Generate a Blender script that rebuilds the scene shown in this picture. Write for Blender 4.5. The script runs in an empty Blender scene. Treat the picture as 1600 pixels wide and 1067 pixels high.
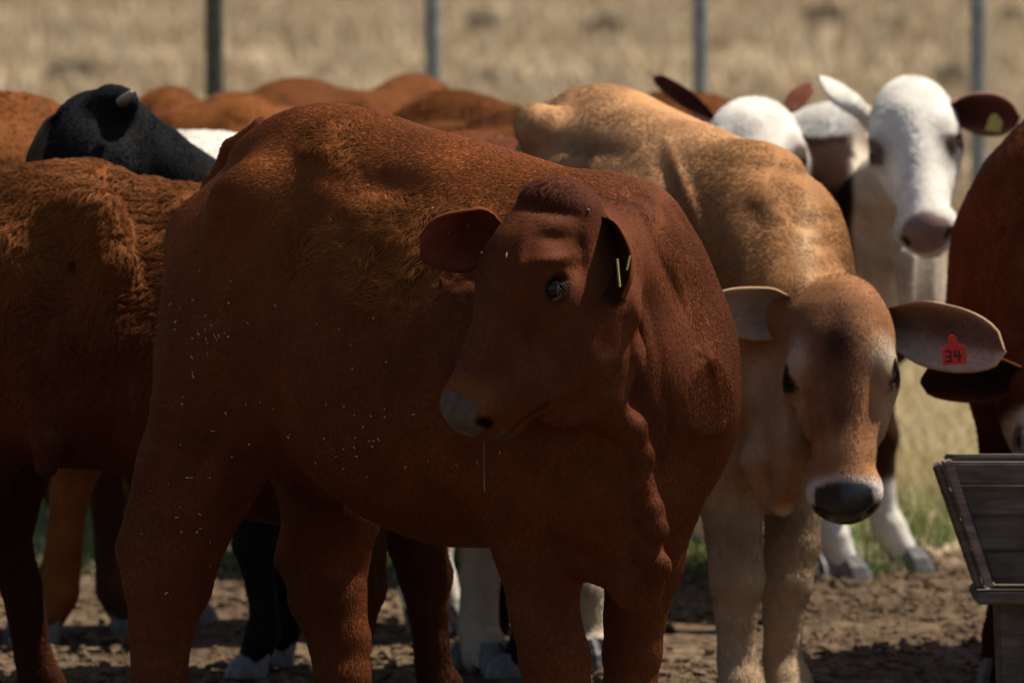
import bpy, math, random, time
import numpy as np
T0 = time.time()
rng = np.random.default_rng(7)
random.seed(7)
sc = bpy.context.scene
C = sc.collection

# ------------------------------------------------------------------ camera, world, sun, exposure
FPX = 10560.0                     # focal length in pixels of the 1600 px wide photograph
CAMH = 1.6
PITCH = math.atan(675.5 / FPX)
cam_d = bpy.data.cameras.new('camera'); cam = bpy.data.objects.new('camera', cam_d); C.objects.link(cam)
cam.location = (0, 0, CAMH); cam.rotation_euler = (math.pi / 2 - PITCH, 0, 0)
cam_d.sensor_width = 36; cam_d.lens = FPX * 36 / 1600
cam_d.clip_start = 0.5; cam_d.clip_end = 9000
cam_d.dof.use_dof = True; cam_d.dof.focus_distance = 11.75; cam_d.dof.aperture_fstop = 6.2
sc.camera = cam

SUN_EL, SUN_AZ = math.radians(62), math.radians(66)   # azimuth measured clockwise from +Y (away from the camera)
world = bpy.data.worlds.new('World'); sc.world = world; world.use_nodes = True
wn = world.node_tree.nodes; wl = world.node_tree.links
bg = wn['Background']; sky = wn.new('ShaderNodeTexSky'); sky.sky_type = 'NISHITA'
sky.sun_disc = False; sky.sun_elevation = SUN_EL; sky.sun_rotation = SUN_AZ
sky.dust_density = 1.5
wl.new(sky.outputs[0], bg.inputs[0]); bg.inputs[1].default_value = 0.07
sd = bpy.data.lights.new('sun', 'SUN'); sd.energy = 5.0; sd.angle = math.radians(0.5); sd.color = (1, .94, .84)
sun = bpy.data.objects.new('sun', sd); C.objects.link(sun)
S = (math.sin(SUN_AZ) * math.cos(SUN_EL), math.cos(SUN_AZ) * math.cos(SUN_EL), math.sin(SUN_EL))
from mathutils import Vector
sun.rotation_euler = Vector(S).to_track_quat('Z', 'Y').to_euler(); sun.location = (0, 0, 50)
sc.view_settings.view_transform = 'Standard'; sc.view_settings.look = 'None'
sc.view_settings.exposure = 0.68; sc.view_settings.gamma = 1
sc.render.engine = 'CYCLES'
sc.cycles.use_denoising = True
sc.cycles.max_bounces = 6; sc.cycles.diffuse_bounces = 3; sc.cycles.glossy_bounces = 2
sc.cycles.transmission_bounces = 3; sc.cycles.transparent_max_bounces = 6
sc.cycles_curves.shape = 'RIBBONS'; sc.cycles_curves.subdivisions = 2

# ------------------------------------------------------------------ helpers
ca, sa = math.cos(PITCH), math.sin(PITCH)
def W(px, py, Y):
    """the point at world depth Y that the photograph shows at pixel (px, py)"""
    x = (px - 800) / FPX; y = (533.5 - py) / FPX
    dy = ca + y * sa; dz = -sa + y * ca
    k = Y / dy
    return np.array([x * k, Y, CAMH + dz * k])
def proj(P):
    """pixel of world points (the inverse of W), used to place coat patterns and light or shade painted into the coat"""
    ang = np.arctan2(P[:, 2] - CAMH, P[:, 1]) + PITCH
    return P[:, 0] / np.hypot(P[:, 1], P[:, 2] - CAMH) / np.cos(ang) * FPX + 800, 533.5 - np.tan(ang) * FPX
def PX(r, Y): return r * Y / FPX
def nrm(v):
    v = np.asarray(v, float); return v / (np.linalg.norm(v, axis=-1, keepdims=True) + 1e-9)

_lat = np.random.default_rng(3).random((32, 32, 32)).astype(np.float32)
def vnoise(P):
    P = np.asarray(P, np.float32)
    i = np.floor(P).astype(np.int64); f = P - i; f = f * f * (3 - 2 * f)
    r = 0
    for a in (0, 1):
        for b in (0, 1):
            for c in (0, 1):
                w = (f[:, 0] if a else 1 - f[:, 0]) * (f[:, 1] if b else 1 - f[:, 1]) * (f[:, 2] if c else 1 - f[:, 2])
                r = r + w * _lat[(i[:, 0] + a) & 31, (i[:, 1] + b) & 31, (i[:, 2] + c) & 31]
    return r * 2 - 1
def fbm(P, s, o=3):
    P = np.asarray(P); t = 0; a = 1.0; n = 0
    for k in range(o):
        t = t + a * vnoise(P * s + 17.3 * k); n += a; a *= .5; s *= 2.03
    return t / n
def sstep(a, b, x):
    t = np.clip((x - a) / (b - a), 0, 1); return t * t * (3 - 2 * t)

def tag(o, label=None, cat=None, group=None, kind=None):
    if label: o['label'] = label
    if cat: o['category'] = cat
    if group: o['group'] = group
    if kind: o['kind'] = kind
    return o
def empty(name, loc):
    o = bpy.data.objects.new(name, None); o.location = loc; o.empty_display_size = .2; C.objects.link(o); return o
def link(name, me, parent=None, loc=None):
    o = bpy.data.objects.new(name, me); C.objects.link(o)
    if parent is not None:
        o.parent = parent
    if loc is not None: o.location = loc
    return o
def mesh_np(name, V, F, mat=None, col=None, smooth=True, colname='coat'):
    """V (n,3), F (m,3 or 4) arrays"""
    V = np.ascontiguousarray(V, np.float32); F = np.ascontiguousarray(F, np.int32)
    me = bpy.data.meshes.new(name); k = F.shape[1]
    me.vertices.add(len(V)); me.vertices.foreach_set('co', V.ravel())
    me.loops.add(F.size); me.loops.foreach_set('vertex_index', F.ravel())
    me.polygons.add(len(F)); me.polygons.foreach_set('loop_start', np.arange(0, F.size, k, dtype=np.int32))
    me.polygons.foreach_set('use_smooth', np.full(len(F), smooth))
    if col is not None:
        a = me.attributes.new(colname, 'FLOAT_COLOR', 'POINT'); a.data.foreach_set('color', np.ascontiguousarray(col, np.float32).ravel())
    me.update(calc_edges=True)
    if mat: me.materials.append(mat)
    return me

# ------------------------------------------------------------------ materials
def nt(name):
    m = bpy.data.materials.new(name); m.use_nodes = True
    n = m.node_tree.nodes; return m, n, m.node_tree.links, n['Principled BSDF']
def ramp(n, pts):
    r = n.new('ShaderNodeValToRGB'); e = r.color_ramp.elements
    while len(e) < len(pts): e.new(.5)
    for k, (p, c) in enumerate(pts): e[k].position = p; e[k].color = tuple(c) + (1,) if len(c) == 3 else c
    return r
def coat_mat(name, bump=.07, scale=1.0):
    m, n, l, b = nt(name)
    at = n.new('ShaderNodeAttribute'); at.attribute_name = 'coat'
    tc = n.new('ShaderNodeTexCoord')
    mp = n.new('ShaderNodeMapping'); mp.inputs['Scale'].default_value = (1, 1, .3); l.new(tc.outputs['Object'], mp.inputs[0])
    n1 = n.new('ShaderNodeTexNoise'); n1.inputs['Scale'].default_value = 260 * scale; n1.inputs['Detail'].default_value = 3; l.new(mp.outputs[0], n1.inputs[0])
    n2 = n.new('ShaderNodeTexNoise'); n2.inputs['Scale'].default_value = 14; n2.inputs['Detail'].default_value = 5; l.new(tc.outputs['Object'], n2.inputs[0])
    r1 = ramp(n, [(.25, (.62, .60, .58)), (.75, (1.3, 1.3, 1.3))]); l.new(n1.outputs[0], r1.inputs[0])
    r2 = ramp(n, [(.3, (.66, .62, .60)), (.7, (1.25, 1.25, 1.25))]); l.new(n2.outputs[0], r2.inputs[0])
    x1 = n.new('ShaderNodeMix'); x1.data_type = 'RGBA'; x1.blend_type = 'MULTIPLY'; x1.inputs[0].default_value = .35
    x2 = n.new('ShaderNodeMix'); x2.data_type = 'RGBA'; x2.blend_type = 'MULTIPLY'; x2.inputs[0].default_value = .9
    l.new(at.outputs['Color'], x1.inputs[6]); l.new(r1.outputs[0], x1.inputs[7])
    l.new(x1.outputs[2], x2.inputs[6]); l.new(r2.outputs[0], x2.inputs[7]); l.new(x2.outputs[2], b.inputs['Base Color'])
    mr = n.new('ShaderNodeMapRange'); l.new(at.outputs['Alpha'], mr.inputs[0]); mr.inputs[3].default_value = .85; mr.inputs[4].default_value = .33
    l.new(mr.outputs[0], b.inputs['Roughness'])
    m2 = n.new('ShaderNodeMapRange'); l.new(at.outputs['Alpha'], m2.inputs[0]); m2.inputs[3].default_value = .03; m2.inputs[4].default_value = .5; l.new(m2.outputs[0], b.inputs['Specular IOR Level'])
    b.inputs['Sheen Weight'].default_value = .0; b.inputs['Sheen Roughness'].default_value = .5
    b.inputs['Sheen Tint'].default_value = (1, .8, .65, 1)
    bp = n.new('ShaderNodeBump'); bp.inputs['Strength'].default_value = bump; bp.inputs['Distance'].default_value = .006
    l.new(n1.outputs[0], bp.inputs['Height']); l.new(bp.outputs[0], b.inputs['Normal'])
    return m
COAT = coat_mat('cattle_coat')
def hair_mat():
    m, n, l, b = nt('hair_strand')
    at = n.new('ShaderNodeAttribute'); at.attribute_name = 'coat'
    l.new(at.outputs['Color'], b.inputs['Base Color']); b.inputs['Roughness'].default_value = .6
    b.inputs['Specular IOR Level'].default_value = .03
    sn = n.new('ShaderNodeAttribute'); sn.attribute_name = 'skin_normal'      # strands are shaded mostly by the lie of the coat
    g = n.new('ShaderNodeNewGeometry'); mx = n.new('ShaderNodeMix'); mx.data_type = 'VECTOR'; mx.inputs[0].default_value = .3
    l.new(sn.outputs['Vector'], mx.inputs[4]); l.new(g.outputs['Normal'], mx.inputs[5])
    nz = n.new('ShaderNodeVectorMath'); nz.operation = 'NORMALIZE'; l.new(mx.outputs[1], nz.inputs[0]); l.new(nz.outputs[0], b.inputs['Normal'])
    return m
HAIR = hair_mat()
def simple(name, col, rough=.6, spec=.5, noise=None, bump=0, metal=0):
    m, n, l, b = nt(name)
    b.inputs['Base Color'].default_value = tuple(col) + (1,); b.inputs['Roughness'].default_value = rough
    b.inputs['Specular IOR Level'].default_value = spec; b.inputs['Metallic'].default_value = metal
    if noise:
        sc_, lo, hi = noise
        tc = n.new('ShaderNodeTexCoord'); nn = n.new('ShaderNodeTexNoise'); nn.inputs['Scale'].default_value = sc_; nn.inputs['Detail'].default_value = 6
        l.new(tc.outputs['Object'], nn.inputs[0])
        r = ramp(n, [(.3, [c * lo for c in col]), (.7, [c * hi for c in col])]); l.new(nn.outputs[0], r.inputs[0]); l.new(r.outputs[0], b.inputs['Base Color'])
        if bump:
            bp = n.new('ShaderNodeBump'); bp.inputs['Strength'].default_value = bump; bp.inputs['Distance'].default_value = .01
            l.new(nn.outputs[0], bp.inputs['Height']); l.new(bp.outputs[0], b.inputs['Normal'])
    return m
EYE = simple('eye_dark', (.006, .005, .005), .12, .28)
HOOF_G = simple('hoof_grey', (.13, .12, .11), .5, .4, (60, .6, 1.3), .3)
HOOF_D = simple('hoof_dark', (.05, .045, .04), .5, .4, (60, .6, 1.3), .3)
HORN = simple('horn_grey', (.20, .18, .16), .4, .5, (50, .5, 1.3), .2)
TAGY = simple('tag_yellow', (.42, .36, .07), .4, .5, (40, .85, 1.1))
TAGR = simple('tag_red', (.62, .025, .02), .4, .5, (40, .85, 1.1))
INK = simple('tag_ink', (.02, .012, .02), .6, .3)

# ------------------------------------------------------------------ signed distance modelling
def smin(a, b, k):
    h = np.maximum(k - np.abs(a - b), 0) / k
    return np.minimum(a, b) - h * h * k * .25
def relief(P, items):
    """muscle, bone and fold relief: (px, py, sx, sy, angle, height) in the near side of the hide"""
    px, py = proj(P); d = np.zeros(len(P))
    for cx, cy, sx, sy, an, h in items:
        c, s_ = math.cos(math.radians(an)), math.sin(math.radians(an)); dx, dy = px - cx, py - cy
        d += h * np.exp(-((dx * c + dy * s_) / sx) ** 2 - ((-dx * s_ + dy * c) / sy) ** 2)
    return d
class Sdf:
    def __init__(s): s.p = []
    def add(s, f, c, R, k=.04, sub=False): s.p.append((f, np.asarray(c, float), R, k, sub))
    def ell(s, c, r, B=None, k=.04, sub=False):
        c = np.asarray(c, float); r = np.asarray(r, float); B = np.eye(3) if B is None else np.asarray(B)
        def f(P):
            q = (P - c) @ B.T
            k0 = np.linalg.norm(q / r, axis=1); k1 = np.linalg.norm(q / (r * r), axis=1)
            return k0 * (k0 - 1) / (k1 + 1e-9)
        s.add(f, c, r.max(), k, sub)
    def chain(s, nodes, k=.04, sub=False, flat=None, ki=None):
        """nodes: (point, radius); flat=(axis, factor>1) squeezes the tube along the axis"""
        ki = ki or .012
        nd = [(np.asarray(p, float), r) for p, r in nodes]
        def f(P):
            d = None
            for (a, ra), (b, rb) in zip(nd[:-1], nd[1:]):
                ab = b - a; ap = P - a
                if flat is not None:
                    ax = flat[0]; fa = flat[1]
                    ap = ap + np.outer(ap @ ax * (fa - 1), ax); ab = ab + ax * (ab @ ax * (fa - 1))
                t = np.clip(ap @ ab / (ab @ ab), 0, 1)
                q = np.linalg.norm(ap - t[:, None] * ab, axis=1) - (ra + (rb - ra) * t)
                d = q if d is None else smin(d, q, ki)
            return d
        A = np.array([p for p, r in nd]); c = (A.min(0) + A.max(0)) / 2
        s.add(f, c, max(np.linalg.norm(p - c) + r for p, r in nd), k, sub)
    def loft(s, O, u, v, st, k=.06, n=2.4, egg=.25):
        """st rows: (x, ztop, zbot, halfwidth[, lateral shift])"""
        st = np.asarray(st, float); xs = st[:, 0]
        fine = np.linspace(xs[0], xs[-1], 160)
        def herm(y):
            m = np.gradient(y, xs); i = np.clip(np.searchsorted(xs, fine) - 1, 0, len(xs) - 2)
            h = xs[i + 1] - xs[i]; t = (fine - xs[i]) / h
            return (2*t**3 - 3*t**2 + 1)*y[i] + (t**3 - 2*t**2 + t)*h*m[i] + (-2*t**3 + 3*t**2)*y[i+1] + (t**3 - t**2)*h*m[i+1]
        zt, zb, hw = herm(st[:, 1]), herm(st[:, 2]), np.maximum(herm(st[:, 3]), .02)
        O = np.asarray(O, float)
        def f(P):
            q = P - O; x = q @ u; y = q @ v; z = q[:, 2]
            T = np.interp(x, fine, zt); Bm = np.interp(x, fine, zb); w = np.interp(x, fine, hw)
            zc = (T + Bm) / 2; hh = (T - Bm) / 2; zn = (z - zc) / hh
            ww = w * (1 - egg * np.clip(zn, -1, 1) - .12 * np.clip(zn, -1, 1) ** 2)
            d = ((np.abs(y / ww) ** n + np.abs(zn) ** n) ** (1 / n) - 1) * np.minimum(w, hh) * .85
            dx = np.maximum(np.maximum(xs[0] - x, x - xs[-1]), 0)
            return np.where(dx > 0, np.sqrt(np.maximum(d, 0) ** 2 + dx ** 2) + np.minimum(d, 0) * (dx <= 0), d)
        c = O + u * (xs[0] + xs[-1]) / 2 + np.array([0, 0, (st[:, 1].max() + st[:, 2].min()) / 2])
        s.add(f, c, np.hypot((xs[-1] - xs[0]) / 2, (st[:, 1].max() - st[:, 2].min()) / 2) + .1, k)
    def __call__(s, P):
        P = np.asarray(P, np.float64); d = np.full(len(P), 1.0)
        for f, c, R, k, sub in s.p:
            dist = np.linalg.norm(P - c, axis=1) - R
            m = dist < (.01 if sub else .16)
            if not sub: d = np.where(m, d, np.minimum(d, np.maximum(dist, .05)))
            if not m.any(): continue
            q = f(P[m])
            d[m] = -smin(-d[m], q, k) if sub else smin(d[m], q, k)
        return d
    def mesh(s, h, disp=None):
        lo = np.min([c - R for f, c, R, k, b in s.p if not b], axis=0) - .05
        hi = np.max([c + R for f, c, R, k, b in s.p if not b], axis=0) + .05
        lo[2] = max(lo[2], -.03)
        B = 8; n = np.ceil((hi - lo) / h / B).astype(int); N = n * B
        g = [lo[a] + h * (np.arange(n[a]) * B + (B - 1) / 2) for a in range(3)]
        cc = np.stack(np.meshgrid(*g, indexing='ij'), -1).reshape(-1, 3)
        cd = s(cc)
        act = np.abs(cd) < h * B * 1.25
        D = np.repeat(np.repeat(np.repeat(np.sign(cd).reshape(n), B, 0), B, 1), B, 2).astype(np.float32)
        off = np.stack(np.meshgrid(*[np.arange(B)] * 3, indexing='ij'), -1).reshape(-1, 3)
        bi = np.stack(np.unravel_index(np.nonzero(act)[0], n), -1) * B
        idx = (bi[:, None, :] + off[None]).reshape(-1, 3)
        for a in range(0, len(idx), 400000):
            ii = idx[a:a + 400000]; P = lo + h * ii
            v = s(P)
            if disp is not None: v = v - disp(P)
            D[ii[:, 0], ii[:, 1], ii[:, 2]] = v
        return surface_nets(D, lo, h)
def surface_nets(D, lo, h):
    I = D < 0
    cnt = np.zeros(tuple(x - 1 for x in D.shape), np.int8)
    cor = [(a, b, c) for a in (0, 1) for b in (0, 1) for c in (0, 1)]
    sh = D.shape
    def sl(o): return tuple(slice(o[a], sh[a] - 1 + o[a]) for a in range(3))
    for o in cor: cnt += I[sl(o)]
    mix = (cnt > 0) & (cnt < 8)
    ci = np.stack(np.nonzero(mix), -1)
    vid = np.full(mix.shape, -1, np.int32); vid[mix] = np.arange(len(ci))
    val = np.stack([D[ci[:, 0] + o[0], ci[:, 1] + o[1], ci[:, 2] + o[2]] for o in cor], 1)
    acc = np.zeros((len(ci), 3)); num = np.zeros(len(ci))
    for a in range(8):
        for b in range(a + 1, 8):
            oa, ob = np.array(cor[a]), np.array(cor[b])
            if np.abs(oa - ob).sum() != 1: continue
            va, vb = val[:, a], val[:, b]; m = (va < 0) != (vb < 0)
            t = np.where(m, va / np.where(m, va - vb, 1), 0)
            acc += np.where(m[:, None], oa + t[:, None] * (ob - oa), 0); num += m
    V = lo + h * (ci + acc / num[:, None])
    Fs = []
    for ax in range(3):
        a1, a2 = (ax + 1) % 3, (ax + 2) % 3
        s0 = [slice(None)] * 3; s1 = [slice(None)] * 3; s0[ax] = slice(0, -1); s1[ax] = slice(1, None)
        A = I[tuple(s0)]; Bq = I[tuple(s1)]
        e = np.stack(np.nonzero(A != Bq), -1)
        ok = (e[:, a1] > 0) & (e[:, a2] > 0) & (e[:, a1] < sh[a1] - 1) & (e[:, a2] < sh[a2] - 1); e = e[ok]
        q = []
        for d1, d2 in ((1, 1), (0, 1), (0, 0), (1, 0)):
            x = e.copy(); x[:, a1] -= d1; x[:, a2] -= d2; q.append(vid[x[:, 0], x[:, 1], x[:, 2]])
        q = np.stack(q, 1); fl = ~A[e[:, 0], e[:, 1], e[:, 2]]
        q[fl] = q[fl][:, ::-1]; Fs.append(q)
    F = np.concatenate(Fs); F = F[(F >= 0).all(1)]
    return V, F
def vnormals(V, F):
    a, b, c, d = (V[F[:, i]] for i in range(4))
    fn = np.cross(c - a, d - b); N = np.zeros_like(V)
    for i in range(4): np.add.at(N, F[:, i], fn)
    return nrm(N)

# ------------------------------------------------------------------ ear
def ear(b, t, op, wd, inner, outer, cup=1.0, droop=0.0, nu=18, nv=13, inner2=None):
    """a cupped leaf-shaped ear from base b to tip t, hollow side facing op"""
    b = np.asarray(b, float); t = np.asarray(t, float); ax = nrm(t - b); L = np.linalg.norm(t - b)
    o = np.asarray(op, float); o = nrm(o - ax * (o @ ax)); la = np.cross(ax, o)
    V = []; Cc = []
    for side in (0, 1):
        for i in range(nu):
            u = i / (nu - 1)
            w = wd * (.22 + .78 * sstep(-.05, .48, np.array([u]))[0]) * max(0, 1 - max(0, (u - .52) / .48) ** 2.3) ** .5 + .003
            A = (.62 + 1.5 * (1 - min(1, u * 1.5)) ** 1.3) * cup + .12
            for j in range(nv):
                v = j / (nv - 1) * 2 - 1; ph = v * A
                R = w / max(math.sin(min(A, math.pi / 2)), .2)
                lat = R * math.sin(ph) if A < math.pi / 2 else w * math.sin(ph) * (1 if abs(ph) < math.pi / 2 else 1)
                dep = -R * (math.cos(ph) - math.cos(min(A, 1.7))) * .85
                th = (.0060 * (1 - v * v * .05) * (1 - .40 * u)) * (1 if side == 0 else -1)
                nn = nrm(o * math.cos(ph) * 1 + la * -math.sin(ph) * 0)
                wav = .004 * math.sin(u * 9 + v * 2)
                p = b + ax * (u * L) + la * lat + o * (dep + wav) + nn * th + np.array([0, 0, -droop * u * u])
                V.append(p)
                c = inner if side == 0 else outer
                c = np.array(c)
                if side == 0 and inner2 is not None:
                    k2 = sstep(-.1, .5, np.array([v]))[0]; c = c * (1 - k2) + np.array(inner2) * k2
                if side == 0: c = c * (1 - .5 * (1 - abs(v)) * (1 - u)) 
                e = abs(v) ** 6
                c = c * (1 - e) + np.array(outer) * e
                Cc.append(list(c) + [0])
    F = []
    def id_(s, i, j): return s * nu * nv + i * nv + j
    for i in range(nu - 1):
        for j in range(nv - 1):
            F.append([id_(0, i, j), id_(0, i, j + 1), id_(0, i + 1, j + 1), id_(0, i + 1, j)])
            F.append([id_(1, i, j), id_(1, i + 1, j), id_(1, i + 1, j + 1), id_(1, i, j + 1)])
    for i in range(nu - 1):
        F.append([id_(0, i, 0), id_(0, i + 1, 0), id_(1, i + 1, 0), id_(1, i, 0)])
        F.append([id_(0, i + 1, nv - 1), id_(0, i, nv - 1), id_(1, i, nv - 1), id_(1, i + 1, nv - 1)])
    for j in range(nv - 1):
        F.append([id_(0, nu - 1, j), id_(0, nu - 1, j + 1), id_(1, nu - 1, j + 1), id_(1, nu - 1, j)])
    return np.array(V), np.array(F), np.array(Cc), ax

# ------------------------------------------------------------------ head frame and head shape
class Head:
    def __init__(h, poll, muz, wh, L=None):
        h.o = np.asarray(poll, float); m = np.asarray(muz, float)
        h.f = nrm(m - h.o); h.L = L or np.linalg.norm(m - h.o)
        w = np.asarray(wh, float); h.w = nrm(w - h.f * (w @ h.f)); h.n = np.cross(h.f, h.w)
        h.B = np.array([h.f, h.n, h.w])          # rows
    def p(h, f, n, w): return h.o + h.L * (h.f * f + h.n * n + h.w * w)
    def loc(h, P): return (P - h.o) @ h.B.T / h.L
def head_sdf(s, h, detail=True, wide=1.0):
    L = h.L; p = h.p
    s.ell(p(.17, -.21, 0), (.25 * L, .21 * L, .215 * L * wide), h.B, .05)
    s.ell(p(.33, -.15, 0), (.20 * L, .14 * L, .215 * L * wide), h.B, .04)
    s.chain([(p(.25, -.20, 0), .20 * L), (p(.5, -.19, 0), .165 * L), (p(.72, -.17, 0), .13 * L), (p(.9, -.155, 0), .118 * L)], .04)
    s.chain([(p(.30, -.09, 0), .09 * L), (p(.86, -.105, 0), .062 * L)], .05)
    s.ell(p(.90, -.165, 0), (.10 * L, .11 * L, .150 * L), h.B, .035)
    s.ell(p(.955, -.125, 0), (.065 * L, .085 * L, .118 * L), h.B, .02)
    s.ell(p(.935, -.245, 0), (.070 * L, .055 * L, .110 * L), h.B, .015)
    s.ell(p(.895, -.300, 0), (.080 * L, .042 * L, .085 * L), h.B, .015)
    s.chain([(p(.20, -.42, 0), .14 * L), (p(.55, -.36, 0), .095 * L), (p(.86, -.275, 0), .06 * L)], .05)
    for q in (-1, 1):
        s.ell(p(.26, -.38, q * .10), (.20 * L, .19 * L, .09 * L), h.B, .05)
        s.ell(p(.34, -.085, q * .165 * wide), (.085 * L, .05 * L, .05 * L), h.B, .03)       # brow
        s.chain([(p(.42, -.20, q * .185), .045 * L), (p(.60, -.23, q * .13), .035 * L)], .04)   # cheek ridge
        s.ell(p(.388, -.140, q * .195 * wide), (.085 * L, .068 * L, .055 * L), h.B, .02)    # eyelids
        s.ell(p(.90, -.125, q * .105), (.075 * L, .06 * L, .05 * L), h.B, .02)             # nostril wing
        if detail:
            s.ell(p(.392, -.120, q * .250 * wide), (.054 * L, .031 * L, .052 * L), h.B, .007, True)
            s.ell(p(.985, -.125, q * .112), (.034 * L, .018 * L, .035 * L), nrm(np.array([h.f * .6 + h.w * q * .7, h.n, np.cross(h.f * .6 + h.w * q * .7, h.n)])), .012, True)
    if detail:
        s.chain([(p(.995, -.285, -.05), .008 * L), (p(.995, -.285, .05), .008 * L)], .01, True)
        for q in (-1, 1):
            s.chain([(p(.985, -.283, q * .06), .008 * L), (p(.90, -.272, q * .125), .008 * L), (p(.72, -.285, q * .125), .007 * L)], .01, True)
def muzzle_mask(q, lo=.683):
    f, n, w = q[:, 0], q[:, 1], q[:, 2]
    return sstep(lo, lo + .022, f * .8 + n * .6) * sstep(.135, .118, np.abs(w)) * sstep(-.235, -.215, n) * sstep(.86, .90, f) * (f < 1.15)

# ------------------------------------------------------------------ hair
def make_hair(name, V, F, N, col, hlen, flow, count, parent, org, rad=.0006, swirl=None, lift=.35, clump=.5, cell=.014, seed=1, minlen=0.0, cvar=.14):
    r = np.random.default_rng(seed)
    A = np.linalg.norm(np.cross(V[F[:, 2]] - V[F[:, 0]], V[F[:, 3]] - V[F[:, 1]]), axis=1) * .5
    hl = hlen[F].mean(1); w = A * (hl > .0015) * np.clip(.012 / np.maximum(hl, .004), .6, 2.0) * np.where(N[F[:, 0], 1] > .3, .35, 1)
    fi = r.choice(len(F), count, p=w / w.sum())
    a, b = r.random(count)[:, None], r.random(count)[:, None]; q = F[fi]
    def bl(X): return (X[q[:, 0]] * (1 - a) + X[q[:, 1]] * a) * (1 - b) + (X[q[:, 3]] * (1 - a) + X[q[:, 2]] * a) * b
    p = bl(V); n = nrm(bl(N)); d = bl(flow); ln = bl(hlen[:, None])[:, 0]; c = bl(col[:, :3])
    if swirl is not None: d = d + swirl(p, n)
    d = nrm(d - n * (d * n).sum(1, keepdims=True))
    ln = ln * (.65 + .6 * r.random(count)) * (1 + .35 * fbm(p, 25, 2) * sstep(.006, .014, ln))
    ro = sstep(.008, .018, ln)
    lf = (np.clip(lift + .25 * fbm(p + 5, 30, 2) * ro + .10 * r.standard_normal(count), .06, 1.2) * (.22 + 1.0 * ro))[:, None]
    jit = r.standard_normal((count, 3)) * (.05 + .10 * sstep(.007, .018, ln))[:, None]
    gt = np.array([0, 0, -1.0]) - n * (-n[:, 2:3])
    d1 = nrm(d + n * lf * 1.6 + jit); d2 = nrm(d + n * lf * .7 + jit + swirl_small(p) * (.06 + .94 * ro)[:, None]); d3 = nrm(d + n * lf * .1 + jit * 1.3 + gt * .25)
    l3 = (ln / 3)[:, None]
    P0 = p - n * .0015; P1 = p + d1 * l3; P2 = P1 + d2 * l3; P3 = P2 + d3 * l3
    # clumping towards the mean tip of a cell
    key = np.floor((p + .5 * cell * np.stack([fbm(p + k, 60, 1) for k in (1, 2, 3)], 1)) / cell).astype(np.int64)
    key = key[:, 0] * 73856093 ^ key[:, 1] * 19349663 ^ key[:, 2] * 83492791
    _, inv = np.unique(key, return_inverse=True); cn = np.bincount(inv)
    def cm(X): return np.stack([np.bincount(inv, X[:, k]) / cn for k in range(3)], 1)[inv]
    m2, m3 = cm(P2), cm(P3)
    cs = np.clip(clump * sstep(.009, .018, ln), 0, .9)[:, None]
    P2 = P2 * (1 - cs * .6) + m2 * cs * .6; P3 = P3 * (1 - cs) + m3 * cs
    P = np.stack([P0, P1, P2, P3], 1) - org
    cb = np.bincount(inv, r.random(len(inv)))[inv] / cn[inv]
    c = c * (1 + cvar * (r.random((count, 1)) * 2 - 1)) * (.8 + .4 * fbm(p, 18, 2)[:, None] * .5 + .2)
    cd = bpy.data.hair_curves.new(name)
    cd.add_curves([4] * count)
    cd.position_data.foreach_set('vector', np.ascontiguousarray(P.reshape(-1, 3), np.float32).ravel())
    ra = cd.attributes.get('radius') or cd.attributes.new('radius', 'FLOAT', 'POINT')
    ra.data.foreach_set('value', np.tile(np.array([1, .95, .7, .15], np.float32) * rad, count))
    at = cd.attributes.new('coat', 'FLOAT_COLOR', 'CURVE')
    at.data.foreach_set('color', np.ascontiguousarray(np.concatenate([c, np.ones((count, 1))], 1), np.float32).ravel())
    sna = cd.attributes.new('skin_normal', 'FLOAT_VECTOR', 'CURVE')
    sna.data.foreach_set('vector', np.ascontiguousarray(nrm(n + .25 * d1 * 0 + .25 * nrm(P[:, 3] - P[:, 0]) * 0), np.float32).ravel())
    cd.materials.append(HAIR)
    o = link(name, cd, parent); o['kind'] = 'stuff'
    return o
def swirl_small(p): return .3 * np.stack([vnoise(p * 70 + k * 9.1) for k in range(3)], 1)

# ------------------------------------------------------------------ hoof
def hoof_mesh(mat):
    V, F = [], []
    for q in (-1, 1):
        b = len(V); pts = [(-.035, 0), (-.03, .028), (.03, .034), (.062, .016), (.066, .004), (.03, 0)]
        for z, s, sh in ((0, 1.0, 0), (.03, .9, -.006), (.055, .72, -.018)):
            for x, y in pts: V.append((x * s + sh, q * (y * s + .0035), z))
        n = len(pts)
        for l in (0, 1):
            for i in range(n):
                j = (i + 1) % n; f = [b + l * n + i, b + l * n + j, b + (l + 1) * n + j, b + (l + 1) * n + i]
                F.append(f if q > 0 else f[::-1])
        for base in (0, 2):
            t = [b + base * n + i for i in range(n)]
            F.append(t[::-1] if (base == 0) == (q > 0) else t)
    me = bpy.data.meshes.new('hoof'); me.from_pydata(V, [], F); me.materials.append(mat); me.update(); return me
HOOFS = {'g': hoof_mesh(HOOF_G), 'd': hoof_mesh(HOOF_D)}
_sph = None
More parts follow.
